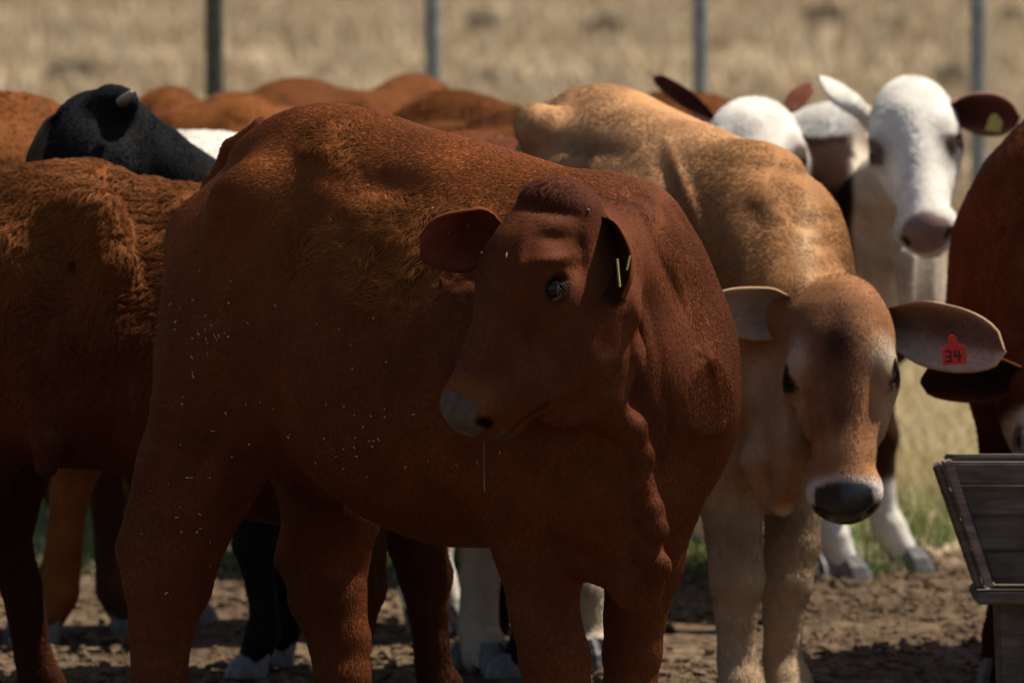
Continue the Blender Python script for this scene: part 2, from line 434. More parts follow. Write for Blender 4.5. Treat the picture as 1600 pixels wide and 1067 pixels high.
def sphere_mesh(name, mat, r=1.0, seg=28, rings=18):
    V = [(0, 0, r)]; F = []
    for i in range(1, rings):
        for j in range(seg):
            a = math.pi * i / rings; b = 2 * math.pi * j / seg; V.append((r*math.sin(a)*math.cos(b), r*math.sin(a)*math.sin(b), r*math.cos(a)))
    V.append((0, 0, -r)); last = len(V) - 1
    for j in range(seg): F.append((0, 1 + j, 1 + (j + 1) % seg)); F.append((last, last - seg + (j + 1) % seg, last - seg + j))
    for i in range(rings - 2):
        for j in range(seg):
            a = 1 + i * seg + j; b = 1 + i * seg + (j + 1) % seg; F.append((a, a + seg, b + seg, b))
    me = bpy.data.meshes.new(name); me.from_pydata(V, [], F); me.polygons.foreach_set('use_smooth', [True] * len(F)); me.materials.append(mat); me.update(); return me
EYEM = sphere_mesh('eye', EYE)
def horn_mesh(pts, mat):
    """pts: (point, radius) tapered tube"""
    V, F = [], []; n = 10
    for i, (p, r) in enumerate(pts):
        q = np.asarray(pts[min(i + 1, len(pts) - 1)][0]) - np.asarray(pts[max(i - 1, 0)][0]); q = nrm(q)
        a = nrm(np.cross(q, [0.3, .2, 1])); b = np.cross(q, a)
        for k in range(n):
            t = 2 * math.pi * k / n; V.append(np.asarray(p) + r * (a * math.cos(t) + b * math.sin(t)))
    for i in range(len(pts) - 1):
        for k in range(n):
            F.append((i * n + k, i * n + (k + 1) % n, (i + 1) * n + (k + 1) % n, (i + 1) * n + k))
    F.append(tuple(range(n))[::-1]); F.append(tuple((len(pts) - 1) * n + k for k in range(n)))
    me = bpy.data.meshes.new('horn'); me.from_pydata([tuple(v) for v in V], [], F); me.polygons.foreach_set('use_smooth', [True] * len(F)); me.materials.append(mat); me.update(); return me

# ------------------------------------------------------------------ generic cattle builder
STD = [(-.64, 1.02, .84, .06), (-.58, 1.12, .72, .14), (-.46, 1.20, .64, .205), (-.28, 1.225, .60, .235), (-.10, 1.195, .54, .235),
       (.10, 1.18, .48, .265), (.27, 1.17, .47, .26), (.42, 1.165, .50, .215), (.53, 1.10, .56, .17), (.62, .98, .66, .09)]
def frame(h):
    a = math.radians(h); return np.array([math.cos(a), math.sin(a), 0]), np.array([-math.sin(a), math.cos(a), 0])
def legs_sdf(s, G, S, feet):
    """feet: dict of (hl, hr, fl, fr) -> (dx, dy) local offsets of each foot"""
    out = []
    for key in ('hl', 'hr', 'fl', 'fr'):
        q = 1 if key[1] == 'l' else -1; dx, dy = feet.get(key, (0, 0))
        def P(x, y, z):
            t = min(1, max(0, (.9 - z) / .9)); return G((x + dx * t) , q * y + dy * t, z)
        if key[0] == 'h':
            s.chain([(P(-.36, .10, .98), .165*S), (P(-.30, .13, .74), .13*S)], .06)
            s.chain([(P(-.48, .10, .88), .13*S), (P(-.47, .12, .66), .09*S), (P(-.52, .13, .47), .060*S), (P(-.535, .13, .42), .057*S), (P(-.51, .13, .32), .042*S),
                     (P(-.50, .13, .16), .038*S), (P(-.49, .13, .11), .046*S), (P(-.465, .13, .055), .042*S)], .035)
            s.ell(P(-.575, .13, .465), (.030*S,)*3, None, .04)
            out.append((P(-.455, .13, 0), q))
        else:
            s.ell(P(.36, .145, .86), (.12*S, .085*S, .23*S), np.array([G.u, G.v, [0, 0, 1]]), .06)
            s.chain([(P(.37, .14, .72), .105*S), (P(.34, .13, .58), .08*S), (P(.36, .125, .42), .060*S), (P(.37, .125, .35), .056*S), (P(.365, .125, .27), .040*S),
                     (P(.36, .125, .15), .036*S), (P(.37, .125, .11), .044*S), (P(.395, .125, .055), .040*S)], .035)
            out.append((P(.405, .125, 0), q))
    return out
def build_cow(name, cat, label, group, O, heading, S, colfn, head=None, feet={}, st=None, res=.018, extra=None, neck=None, ears=(), eyes=True,
              hoof='g', hair=None, disp=None, legs=True, neck_r=(.19, .15, .13), wide=1.0, detail=True, ear_len=None, ear_hair=.006, tail=True, loftk=None):
    u, v = frame(heading); O = np.asarray(O, float)
    def G(x, y, z): return O + S * (u * x + v * y + np.array([0, 0, z]))
    G.u = u; G.v = v
    s = Sdf()
    stt = np.array(st if st is not None else STD) * (S if st is None else 1)
    s.loft(O, u, v, stt, **(loftk or {}))
    fpos = legs_sdf(s, G, S, feet) if legs else []
    if st is None:
        for q in (-1, 1):
            s.ell(G(-.27, q * .17, 1.13), (.05*S,)*3, None, .07)                # hook bones
            s.ell(G(-.17, q * .215, 1.03), (.075*S, .05*S, .045*S), np.array([u, v, [0,0,1]]), .05, True)   # hollow of the flank
            s.ell(G(-.56, q * .07, 1.08), (.04*S,)*3, None, .05)
        s.ell(G(.36, 0, 1.13), (.13*S, .07*S, .08*S), np.array([u, v, [0, 0, 1]]), .08)
    if head is not None:
        if neck is None:
            a = G(.44, 0, .98); b = head.p(.12, -.38, 0)
            neck = [(a, neck_r[0]*S), (a * .45 + b * .55 + np.array([0, 0, .02]), neck_r[1]*S), (b, neck_r[2]*S)]
        s.chain(neck, .07)
        head_sdf(s, head, detail, wide)
    if extra: extra(s, G)
    V, F = s.mesh(res, disp)
    N = vnormals(V, F)
    loc = (V - O) / S; loc = np.stack([loc @ u, loc @ v, loc[:, 2]], 1)
    hq = head.loc(V) if head is not None else None
    col, hlen, flow = colfn(V, loc, hq, N)
    nb = len(V)
    root = empty(name, O)
    Vs, Fs, Cs, Hs, Ls = [V], [F], [col], [hlen], [flow]; k = len(V)
    for e in ears:
        ev, ef, ec, ax = ear(*e['a'], **e.get('k', {}))
        Vs.append(ev); Fs.append(ef + k); Cs.append(ec); vv = np.abs(np.tile(np.linspace(-1, 1, 13), len(ev) // 13)); uu = np.tile(np.repeat(np.linspace(0, 1, 18), 13), 2)
        Hs.append(ear_hair * .8 * (vv < .8) * (uu < .93)); Ls.append(np.tile(ax, (len(ev), 1))); k += len(ev)
    V, F, col, hlen, flow = map(np.concatenate, (Vs, Fs, Cs, Hs, Ls))
    me = mesh_np('body', V - O, F, COAT, col)
    body = link('body', me, root)
    if head is not None and eyes:
        for q in ((-1, 1) if eyes is True else eyes):
            e = link('eye', EYEM, root, head.p(.392, -.138, q * .189 * wide) - O); e.scale = (.052 * head.L,) * 3
    for (fp, q) in fpos:
        hm = link('hoof', HOOFS[hoof], root, fp - O); hm.location.z = 0; hm.rotation_euler = (0, 0, math.radians(heading)); hm.scale = (S * 1.15,) * 3
    if tail:
        t = Sdf(); t.chain([(G(-.58, 0, 1.12), .032*S), (G(-.66, 0, 1.06), .026*S), (G(-.69, 0, .90), .02*S), (G(-.685, .01, .6), .016*S), (G(-.68, .01, .42), .024*S), (G(-.675, .02, .26), .010*S)], .02)
        tv, tf = t.mesh(.011 if res < .015 else .014)
        tl = (tv - O) / S; tl = np.stack([tl @ u, tl @ v, tl[:, 2]], 1)
        tc, _, _ = colfn(tv, tl, (np.full((len(tv), 3), 9.) if head is not None else None), vnormals(tv, tf))
        link('tail', mesh_np('tail', tv - O, tf, COAT, tc), root)
    if hair:
        Nn = vnormals(V, F)
        make_hair('fur', V, F, Nn, col, hlen, flow, parent=root, org=O, **hair)
    tag(root, label, cat, group)
    root['_h'] = 0; del root['_h']
    print('%-22s %6d verts  %.1fs' % (name, len(V), time.time() - T0))
    return root, V, F, G

RED = np.array([.112, .0325, .0115]); DRED = np.array([.036, .0135, .0062]); ORG = np.array([.175, .058, .015])
SAND = np.array([.41, .212, .092]); WHITE = np.array([.62, .57, .49]); BLK = np.array([.0065, .0062, .0058])
def mix(a, b, t): t = t[:, None]; return a * (1 - t) + b * t
def finish(c, alpha=None):
    return np.concatenate([np.clip(c, 0, 1), (np.zeros(len(c)) if alpha is None else alpha)[:, None]], 1)
def flow_generic(V, u, head=None, hq=None):
    f = np.tile(-u * .75 + np.array([0, 0, -.65]), (len(V), 1))
    f = mix(f, np.array([0, 0, -1.0]), sstep(.75, .5, V[:, 2]))
    if head is not None:
        t = sstep(.75, .55, np.linalg.norm(hq - np.array([.4, -.2, 0]), axis=1)); f = mix(f, head.f, t)
    return f
def socket_dark(c, hq, a=.75):
    f, n, w = hq.T
    mouth = np.exp(-((n + .275 + .05 * (.95 - f)) / .012) ** 2) * sstep(.70, .76, f) * (f < 1.1) * (np.abs(w) < .25)
    c = mix(c, c * .25, mouth * .8)
    for q in (-1, 1):
        d = np.linalg.norm((hq - np.array([.392, -.125, q * .235])) / np.array([1.3, 1, 1]), axis=1)
        c = mix(c, np.array([.012, .008, .007]), a * sstep(.062, .045, d))
    for q in (-1, 1):
        d = np.linalg.norm(hq - np.array([.975, -.12, q * .115]), axis=1)
        c = mix(c, np.array([.008, .006, .006]), sstep(.05, .03, d))
    return c

#@@MAIN@@
# ================================================================== the red steer in front
def build_main():
    th = -43; u, v = frame(th); O = W(560, 600, 12.1); O[2] = 0
    def zp(px, py, Y): return W(px, py, Y)[2]
    st = []
    for t, top, bot, hw in [(-.45, 460, 560, .03), (-.41, 375, 640, .075), (-.33, 262, 700, .14), (-.22, 192, 720, .20), (-.10, 163, 730, .25), (.0, 172, 755, .255), (.15, 198, 822, .285),
                            (.30, 225, 852, .30), (.46, 258, 845, .29), (.62, 290, 840, .235), (.73, 370, 810, .185), (.79, 470, 740, .13), (.84, 560, 680, .06)]:
        Y = 12.1 + t * u[1]; st.append((t, zp(560, top, Y), zp(560, bot, Y), hw))
    hd = Head(W(836, 286, 11.37), W(692, 642, 11.25), (.60, -.80, -.03))
    def extra(s, G):
        w = W; R = PX
        def ch(nodes, k=.04, **kw): s.chain([(w(x, y, Y), R(r, Y)) for x, y, Y, r in nodes], k, **kw)
        # near hind leg
        ch([(374, 420, 12.2, 114), (346, 560, 12.1, 102), (338, 660, 12.1, 102), (312, 740, 12.1, 92), (272, 860, 12.1, 72), (262, 910, 12.1, 68), (252, 980, 12.1, 50), (249, 1060, 12.08, 43), (250, 1170, 12.06, 40), (252, 1215, 12.05, 48), (275, 1262, 12.02, 44)], .05)
        ch([(214, 858, 12.12, 27), (228, 800, 12.12, 20), (262, 700, 12.15, 34)], .05)
        # far hind leg
        ch([(470, 520, 12.5, 110), (500, 690, 12.42, 92), (522, 800, 12.38, 72), (510, 880, 12.4, 64), (512, 930, 12.38, 60), (530, 1000, 12.36, 47), (535, 1060, 12.34, 42), (536, 1165, 12.32, 38), (540, 1200, 12.3, 44), (560, 1245, 12.28, 40)], .04)
        ch([(455, 872, 12.42, 22), (468, 800, 12.42, 18), (485, 720, 12.42, 30)], .04)
        # near foreleg
        ch([(860, 640, 11.66, 120), (848, 760, 11.66, 100), (845, 860, 11.66, 72), (850, 950, 11.64, 54), (868, 1030, 11.62, 55), (872, 1070, 11.62, 50), (872, 1130, 11.63, 40), (872, 1250, 11.63, 38), (875, 1285, 11.62, 46), (890, 1335, 11.58, 40)], .05)
        # far foreleg
        ch([(1030, 690, 11.8, 84), (1020, 790, 11.8, 68), (1004, 880, 11.8, 62), (992, 960, 11.8, 46), (988, 1020, 11.8, 44), (985, 1075, 11.8, 40), (985, 1220, 11.8, 35), (987, 1260, 11.78, 43), (1000, 1305, 11.75, 38)], .05)
        # shoulders, chest, neck
        s.ell(w(1038, 580, 11.74), (R(96, 11.7), .14, R(132, 11.7)), None, .06)
        s.ell(w(905, 640, 11.62), (R(90, 11.7), .12, R(150, 11.7)), None, .07)
        s.ell(w(955, 760, 11.60), (R(100, 11.6), .14, R(115, 11.6)), None, .06)
        ch([(930, 860, 11.6, 42), (985, 915, 11.55, 26), (1008, 930, 11.5, 18)], .05)
        ch([(975, 445, 11.80, 116), (940, 430, 11.62, 100), (905, 430, 11.48, 85)], .06)
        ch([(968, 405, 11.78, 104), (1022, 540, 11.78, 110), (1032, 630, 11.78, 98)], .06)
        ch([(965, 560, 11.60, 90), (1000, 650, 11.60, 80)], .06)
        s.ell(w(965, 335, 11.78), (R(80, 11.7), .11, R(44, 11.7)), None, .05)       # hump
        # dewlap: a wavy fold from throat to brisket
        ch([(930, 640, 11.43, 32), (985, 668, 11.44, 22), (1002, 715, 11.45, 18), (1002, 762, 11.455, 17), (1016, 800, 11.45, 18), (1024, 826, 11.445, 17), (1012, 854, 11.465, 15), (1028, 884, 11.45, 17), (1016, 912, 11.475, 16), (1006, 936, 11.49, 17)], .02, ki=.015)
        ch([(955, 690, 11.50, 38), (978, 780, 11.50, 32), (988, 860, 11.51, 28), (990, 922, 11.52, 22)], .05)
        # neck folds
        ch([(1010, 335, 11.66, 14), (1065, 430, 11.62, 16), (1085, 560, 11.6, 16), (1098, 660, 11.6, 12)], .03)
        ch([(990, 440, 11.56, 14), (1025, 560, 11.56, 18), (1040, 660, 11.56, 15), (1060, 740, 11.58, 10)], .035)
        # jaw and throat
        ch([(925, 480, 11.36, 72), (895, 560, 11.34, 66), (845, 610, 11.30, 46)], .05)
        ch([(955, 560, 11.42, 52), (935, 615, 11.40, 40), (880, 645, 11.34, 22)], .04)
        # poll tuft and crest
        s.ell(w(868, 308, 11.40), (R(50, 11.5), .05, R(28, 11.5)), None, .03)
        s.ell(w(905, 330, 11.38), (R(28, 11.5), .04, R(28, 11.5)), None, .03)
        # hip anatomy on the near side
        s.ell(G(-.10, -.185, 1.085), (.055,) * 3, None, .09)      # hook bone
        pass      # hollow of the flank
        s.ell(G(-.33, -.08, 1.01), (.04,) * 3, None, .07)
        ch([(430, 600, 12.0, 18), (432, 680, 12.05, 14), (452, 705, 12.1, 9), (458, 722, 12.1, 6)], .03)
        # jowl
        # skin fold of the flank
        ch([(440, 560, 11.98, 40), (455, 660, 12.05, 22), (520, 755, 12.05, 18)], .06)
        # tail head
        ch([(412, 206, 12.36, 22), (366, 236, 12.42, 19), (332, 282, 12.45, 15), (306, 345, 12.47, 13)], .03)
    def disp(P):
        # long-haired matted patches, bones, muscles and folds
        px, py = proj(P); fw = sstep(11.56, 11.46, P[:, 1]) * sstep(985, 950, px)
        m = rough_mask(px, py) * (1 - fw)
        body = relief(P, [(615, 296, 58, 30, 5, -.017), (505, 232, 40, 34, 0, .012), (560, 330, 60, 22, 25, .008), (452, 520, 16, 150, 4, -.014), (400, 560, 60, 170, 0, .008),
            (300, 420, 40, 90, 12, .006), (330, 690, 20, 70, 20, -.008), (560, 620, 22, 110, -8, .004), (640, 620, 18, 110, -8, -.004), (690, 600, 22, 110, -8, .004), (470, 380, 26, 60, 20, -.008),
            (350, 262, 40, 16, -35, -.010), (800, 330, 60, 40, 0, -.006), (235, 800, 16, 40, 0, -.010), (250, 900, 8, 60, 0, -.006), (470, 900, 8, 60, 0, -.006), (560, 860, 12, 40, 0, .004)])
        neck = relief(P, [(1040, 430, 10, 90, -24, -.008), (1078, 470, 9, 110, -18, .007), (1100, 560, 10, 110, -10, -.007), (1122, 620, 9, 90, -6, .005), (1010, 520, 9, 90, -18, .006),
            (1035, 600, 9, 90, -10, -.007), (985, 560, 10, 70, -10, -.006), (1050, 700, 9, 70, 12, .007), (1080, 740, 10, 70, 22, -.006), (970, 320, 40, 7, 14, -.005)])
        head = relief(P, [(806, 430, 10, 55, 14, .006), (830, 470, 16, 40, 20, -.005), (868, 405, 34, 10, -8, .006), (868, 372, 26, 12, 0, -.004), (835, 520, 60, 16, 60, -.006), (800, 560, 22, 40, 20, .004),
            (905, 520, 30, 60, 0, .005), (940, 600, 10, 40, 40, -.006), (855, 640, 45, 7, -30, -.008), (870, 625, 40, 7, -32, .006), (770, 650, 30, 16, 0, .003), (905, 400, 14, 34, 0, -.008),
            (745, 600, 10, 30, 30, -.003), (860, 330, 40, 10, 10, -.005)])
        return m * (.007 * fbm(P * np.array([1, 1, 1.5]), 24, 3)) + .0025 * fbm(P, 8, 2) + 1.7 * head * fw + (1 - fw) * (body * sstep(900, 850, px) + neck)
    def rough_mask(px, py):
        n = .35 * fbm(np.stack([px, py, 0 * px], 1), .018, 3)
        a = np.exp(-((px - 610) / 160) ** 2 - ((py - 395 - (px - 610) * .12) / 95) ** 2); b = np.exp(-((px - 520) / 80) ** 2 - ((py - 215) / 60) ** 2)
        return sstep(.30, .62, np.maximum(a, b * .8) + n) * (px < 760)
    def colfn(V, loc, hq, N):
        c = np.tile(RED, (len(V), 1))
        x, y, z = loc.T
        c = mix(c, RED * np.array([1.75, 1.75, 1.35]), sstep(.80, 1.12, z) * sstep(.75, .40, x) * (.75 + .5 * fbm(V, 11, 3)))  # sun-bleached back, lightened further so the colour carries a sunlit look
        c = mix(c, RED * 1.15, sstep(.6, .3, z) * .5)
        c = c * (1 + .22 * fbm(V, 6, 3)[:, None])
        hm = sstep(.80, .60, np.linalg.norm(hq - np.array([.4, -.2, 0]), axis=1))
        c = mix(c, RED * np.array([.95, .95, 1.05]), hm * .8)
        c = mix(c, RED * np.array([.55, .5, .8]), hm * sstep(.25, .0, hq[:, 0]) * sstep(-.35, -.1, hq[:, 1]) * .7)
        # pale nose skin
        mz = muzzle_mask(hq, .704)
        c = mix(c, np.array([.085, .066, .050]), sstep(.93, .97, hq[:, 0]) * sstep(-.2, -.26, hq[:, 1]) * .7 * (hq[:, 0] < 1.1) * (np.abs(hq[:, 2]) < .2) * (hq[:, 1] > -.42))
        c = mix(c, ORG * 1.1, sstep(.80, .88, hq[:, 0]) * sstep(-.12, -.06, hq[:, 1]) * .7 * (hq[:, 0] < 1.2) * (np.abs(hq[:, 2]) < .3))
        c = mix(c, np.array([.072, .050, .036]) * (1 + .5 * fbm(V, 90, 3)[:, None]) * (.55 + .75 * sstep(-.22, -.06, hq[:, 1]))[:, None], mz)
        c = socket_dark(c, hq)
        hl = np.full(len(V), .0085)
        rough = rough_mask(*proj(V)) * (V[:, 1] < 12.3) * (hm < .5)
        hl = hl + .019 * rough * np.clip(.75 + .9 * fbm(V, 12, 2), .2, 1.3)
        c = mix(c, ORG * 1.2, rough * .75)  # shaggy hair tinted orange, its sunlit look put into the coat colour
        hl = np.where(hm > .5, .006, hl)
        tuft = sstep(.16, .05, np.linalg.norm(hq - np.array([.03, -.08, .05]), axis=1)); hl = hl + .007 * tuft
        hl = hl * (1 - mz); 
        for q in (-1, 1): hl = hl * sstep(.05, .09, np.linalg.norm(hq - np.array([.392, -.125, q * .235]), axis=1))
        fl = flow_generic(V, u, hd, hq)
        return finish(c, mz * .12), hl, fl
    inn = RED * .55; out = RED * 1.05
    ears = [dict(a=(W(802, 376, 11.47), W(656, 372, 11.40), (-.05, -1, -.55), PX(56, 11.6), np.array([.20, .050, .030]), out), k=dict(cup=1.05, droop=PX(4, 11.6))),
            dict(a=(W(925, 340, 11.40), W(974, 468, 11.22), (-.65, -.75, 0), PX(50, 11.4), inn * .6, out), k=dict(cup=1.0, droop=0))]
    def swirl(p, n):
        q = p - O; x = q @ u; z = p[:, 2]
        m = (.10 + 1.6 * rough_mask(*proj(p)))[:, None]
        return m * np.stack([fbm(p + 7 * k, 13, 3) for k in range(3)], 1) * 1.6
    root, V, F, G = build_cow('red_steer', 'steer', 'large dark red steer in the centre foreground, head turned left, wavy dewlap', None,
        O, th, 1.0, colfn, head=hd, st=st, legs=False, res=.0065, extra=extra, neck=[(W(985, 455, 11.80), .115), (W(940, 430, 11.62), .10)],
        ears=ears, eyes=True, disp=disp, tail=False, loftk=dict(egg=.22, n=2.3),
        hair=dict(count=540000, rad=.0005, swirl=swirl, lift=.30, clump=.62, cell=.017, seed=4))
    for x, y, Y in ((262, 1262, 12.02), (548, 1245, 12.28), (876, 1335, 11.58), (988, 1305, 11.75)):
        p = W(x, y, Y) - O; hm = link('hoof', HOOFS['d'], root, p); hm.location.z = 0; hm.rotation_euler = (0, 0, math.radians(th)); hm.scale = (1.25,) * 3
    # horn bud
    link('horn_bud', horn_mesh([(W(903, 340, 11.37) - O, .012), (W(915, 333, 11.345) - O, .007), (W(920, 328, 11.335) - O, .002)], HOOF_D), root)
    # eyelid rim, lashes
    eo = hd.p(.392, -.138, .212)
    P = []; r = np.random.default_rng(2); rad = .052 * hd.L
    for k in range(13):
        a = -1.0 + 2.0 * k / 12
        up = hd.n * .75 - hd.f * .65; tt = hd.n * .65 + hd.f * .75
        b = eo + rad * (hd.w * .95 + up * .62 * math.cos(a) + tt * .85 * math.sin(a))
        d = nrm(hd.w * .75 - up * .45 + tt * .3 * math.sin(a) + r.standard_normal(3) * .25)
        P.append([b, b + d * .005, b + d * .009 + np.array([0, 0, -.003]), b + d * .012 + np.array([0, 0, -.007])])
    cd = bpy.data.hair_curves.new('eyelashes'); cd.add_curves([4] * len(P))
    cd.position_data.foreach_set('vector', (np.array(P) - O).astype(np.float32).ravel())
    (cd.attributes.get('radius') or cd.attributes.new('radius', 'FLOAT', 'POINT')).data.foreach_set('value', np.tile(np.array([.0004, .0004, .0003, .0001], np.float32), len(P)))
    a = cd.attributes.new('coat', 'FLOAT_COLOR', 'CURVE'); a.data.foreach_set('color', np.tile(np.array([.12, .08, .05, 1], np.float32), len(P)))
    cd.materials.append(HAIR); o = link('eyelashes', cd, root); o['kind'] = 'stuff'
    # small yellow ear tag
    for (x0, y0, x1, y1, Y) in ((984, 400, 979, 422, 11.20), (964, 405, 968, 448, 11.17)):
        a, b = W(x0, y0, Y) - O, W(x1, y1, Y) - O; e = np.array([.0012, -.002, 0])
        f = np.array([.001, .006, 0])
        Vv = [a - e, a + e, b + e, b - e]; Vv += [q + f for q in Vv]
        me = bpy.data.meshes.new('ear_tag'); me.from_pydata([tuple(q) for q in Vv], [], [(3,2,1,0),(4,5,6,7),(0,1,5,4),(1,2,6,5),(2,3,7,6),(3,0,4,7)]); me.materials.append(TAGY)
        link('ear_tag', me, root)
    # straw and dung flecks in the coat (on faces that look to the near side)
    CH = simple('chaff', (.30, .27, .19), .7, .3, (90, .6, 1.3))
    N = vnormals(V, F); VV, FF = [], []
    r = np.random.default_rng(11)
    def nearest(px, py):
        # first surface point seen at this pixel
        x = (V[:, 0] / V[:, 1]) * FPX + 800; dz = (V[:, 2] - CAMH) / V[:, 1]; ang = np.arctan(dz) + PITCH; yy = 533.5 - np.tan(ang) * FPX
        d = np.hypot(x - px, yy - py); c = np.nonzero(d < 7)[0]
        return c[np.argmin(V[c, 1])] if len(c) else None
    for cx, cy, sx, sy, n in ((320, 500, 32, 40, 26), (575, 690, 45, 35, 22), (330, 620, 60, 60, 14), (300, 840, 40, 60, 12), (700, 330, 90, 60, 8), (620, 720, 70, 20, 8), (255, 780, 20, 60, 6), (540, 560, 60, 50, 6)):
        for _ in range(n):
            i = nearest(cx + sx * r.standard_normal(), cy + sy * r.standard_normal())
            if i is None: continue
            nn = N[i]; a = nrm(np.cross(nn, r.standard_normal(3))); b = np.cross(nn, a); p = V[i] + nn * .007 - O
            l, w_ = .0012 + .0035 * r.random() ** 2, .0008 + .0012 * r.random(); k = len(VV)
            VV += [p - a * l - b * w_, p + a * l - b * w_ * .6, p + a * l * .8 + b * w_, p - a * l * .9 + b * w_ * .8, p + nn * .002]
            FF += [(k, k + 1, k + 4), (k + 1, k + 2, k + 4), (k + 2, k + 3, k + 4), (k + 3, k, k + 4), (k + 3, k + 2, k + 1, k)]
    me = bpy.data.meshes.new('chaff'); me.from_pydata([tuple(q) for q in VV], [], FF); me.materials.append(CH)
    o = link('chaff', me, root); o['kind'] = 'stuff'
    # strand of drool
    dm = simple('drool', (.25, .25, .24), .1, .6)
    link('drool', horn_mesh([(W(757, 676, 11.30) - O, .0004), (W(756, 720, 11.30) - O, .0002), (W(757, 762, 11.30) - O, .0005), (W(757, 768, 11.30) - O, .0003)], dm), root)
build_main()

# ================================================================== shaggy red cow at the left
def hoof_red(V, z, c, y0=.0): return c
def build_left():
    th = -8; u, v = frame(th); O = W(330, 600, 12.95); O[2] = 0
    hd = Head(W(800, 420, 13.0), W(900, 640, 12.9), (.2, 1, 0), L=.42)
    def extra(s, G):
        s.chain([(W(75, 690, 12.75), .03), (W(72, 728, 12.75), .022)], .03)
        s.ell(W(95, 300, 12.95), (.09, .08, .035), None, .06)
        s.chain([(W(150, 330, 12.80), .04), (W(172, 420, 12.78), .04), (W(178, 520, 12.78), .04)], .07)
        s.ell(W(215, 385, 12.60), (.07, .06, .035), None, .07, True)
    def disp(P): return .010 * fbm(P, 14, 3) * sstep(.6, .8, P[:, 2])
    def colfn(V, loc, hq, N):
        c = np.tile(RED * np.array([1.15, 1.1, 1.05]), (len(V), 1)) * (1 + .25 * fbm(V, 7, 3)[:, None])
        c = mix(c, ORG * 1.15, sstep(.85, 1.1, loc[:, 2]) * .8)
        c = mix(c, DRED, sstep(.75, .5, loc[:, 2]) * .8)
        hl = .010 + .014 * sstep(.62, .85, loc[:, 2])
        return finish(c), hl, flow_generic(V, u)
    def swirl(p, n): return 2.2 * np.stack([fbm(p + 7 * k, 14, 3) for k in range(3)], 1)
    build_cow('shaggy_red_cow', 'cow', 'shaggy red cow at the left edge, its front half hidden behind the big steer', None, O, th, .90, colfn, head=hd,
        feet=dict(hl=(.1, 0), hr=(.02, -.02), fl=(.12, 0), fr=(-.05, 0)), res=.011, extra=extra, disp=disp, hoof='d', tail=True,
        hair=dict(count=240000, rad=.00055, swirl=swirl, lift=.38, clump=.7, cell=.02, seed=5))
build_left()

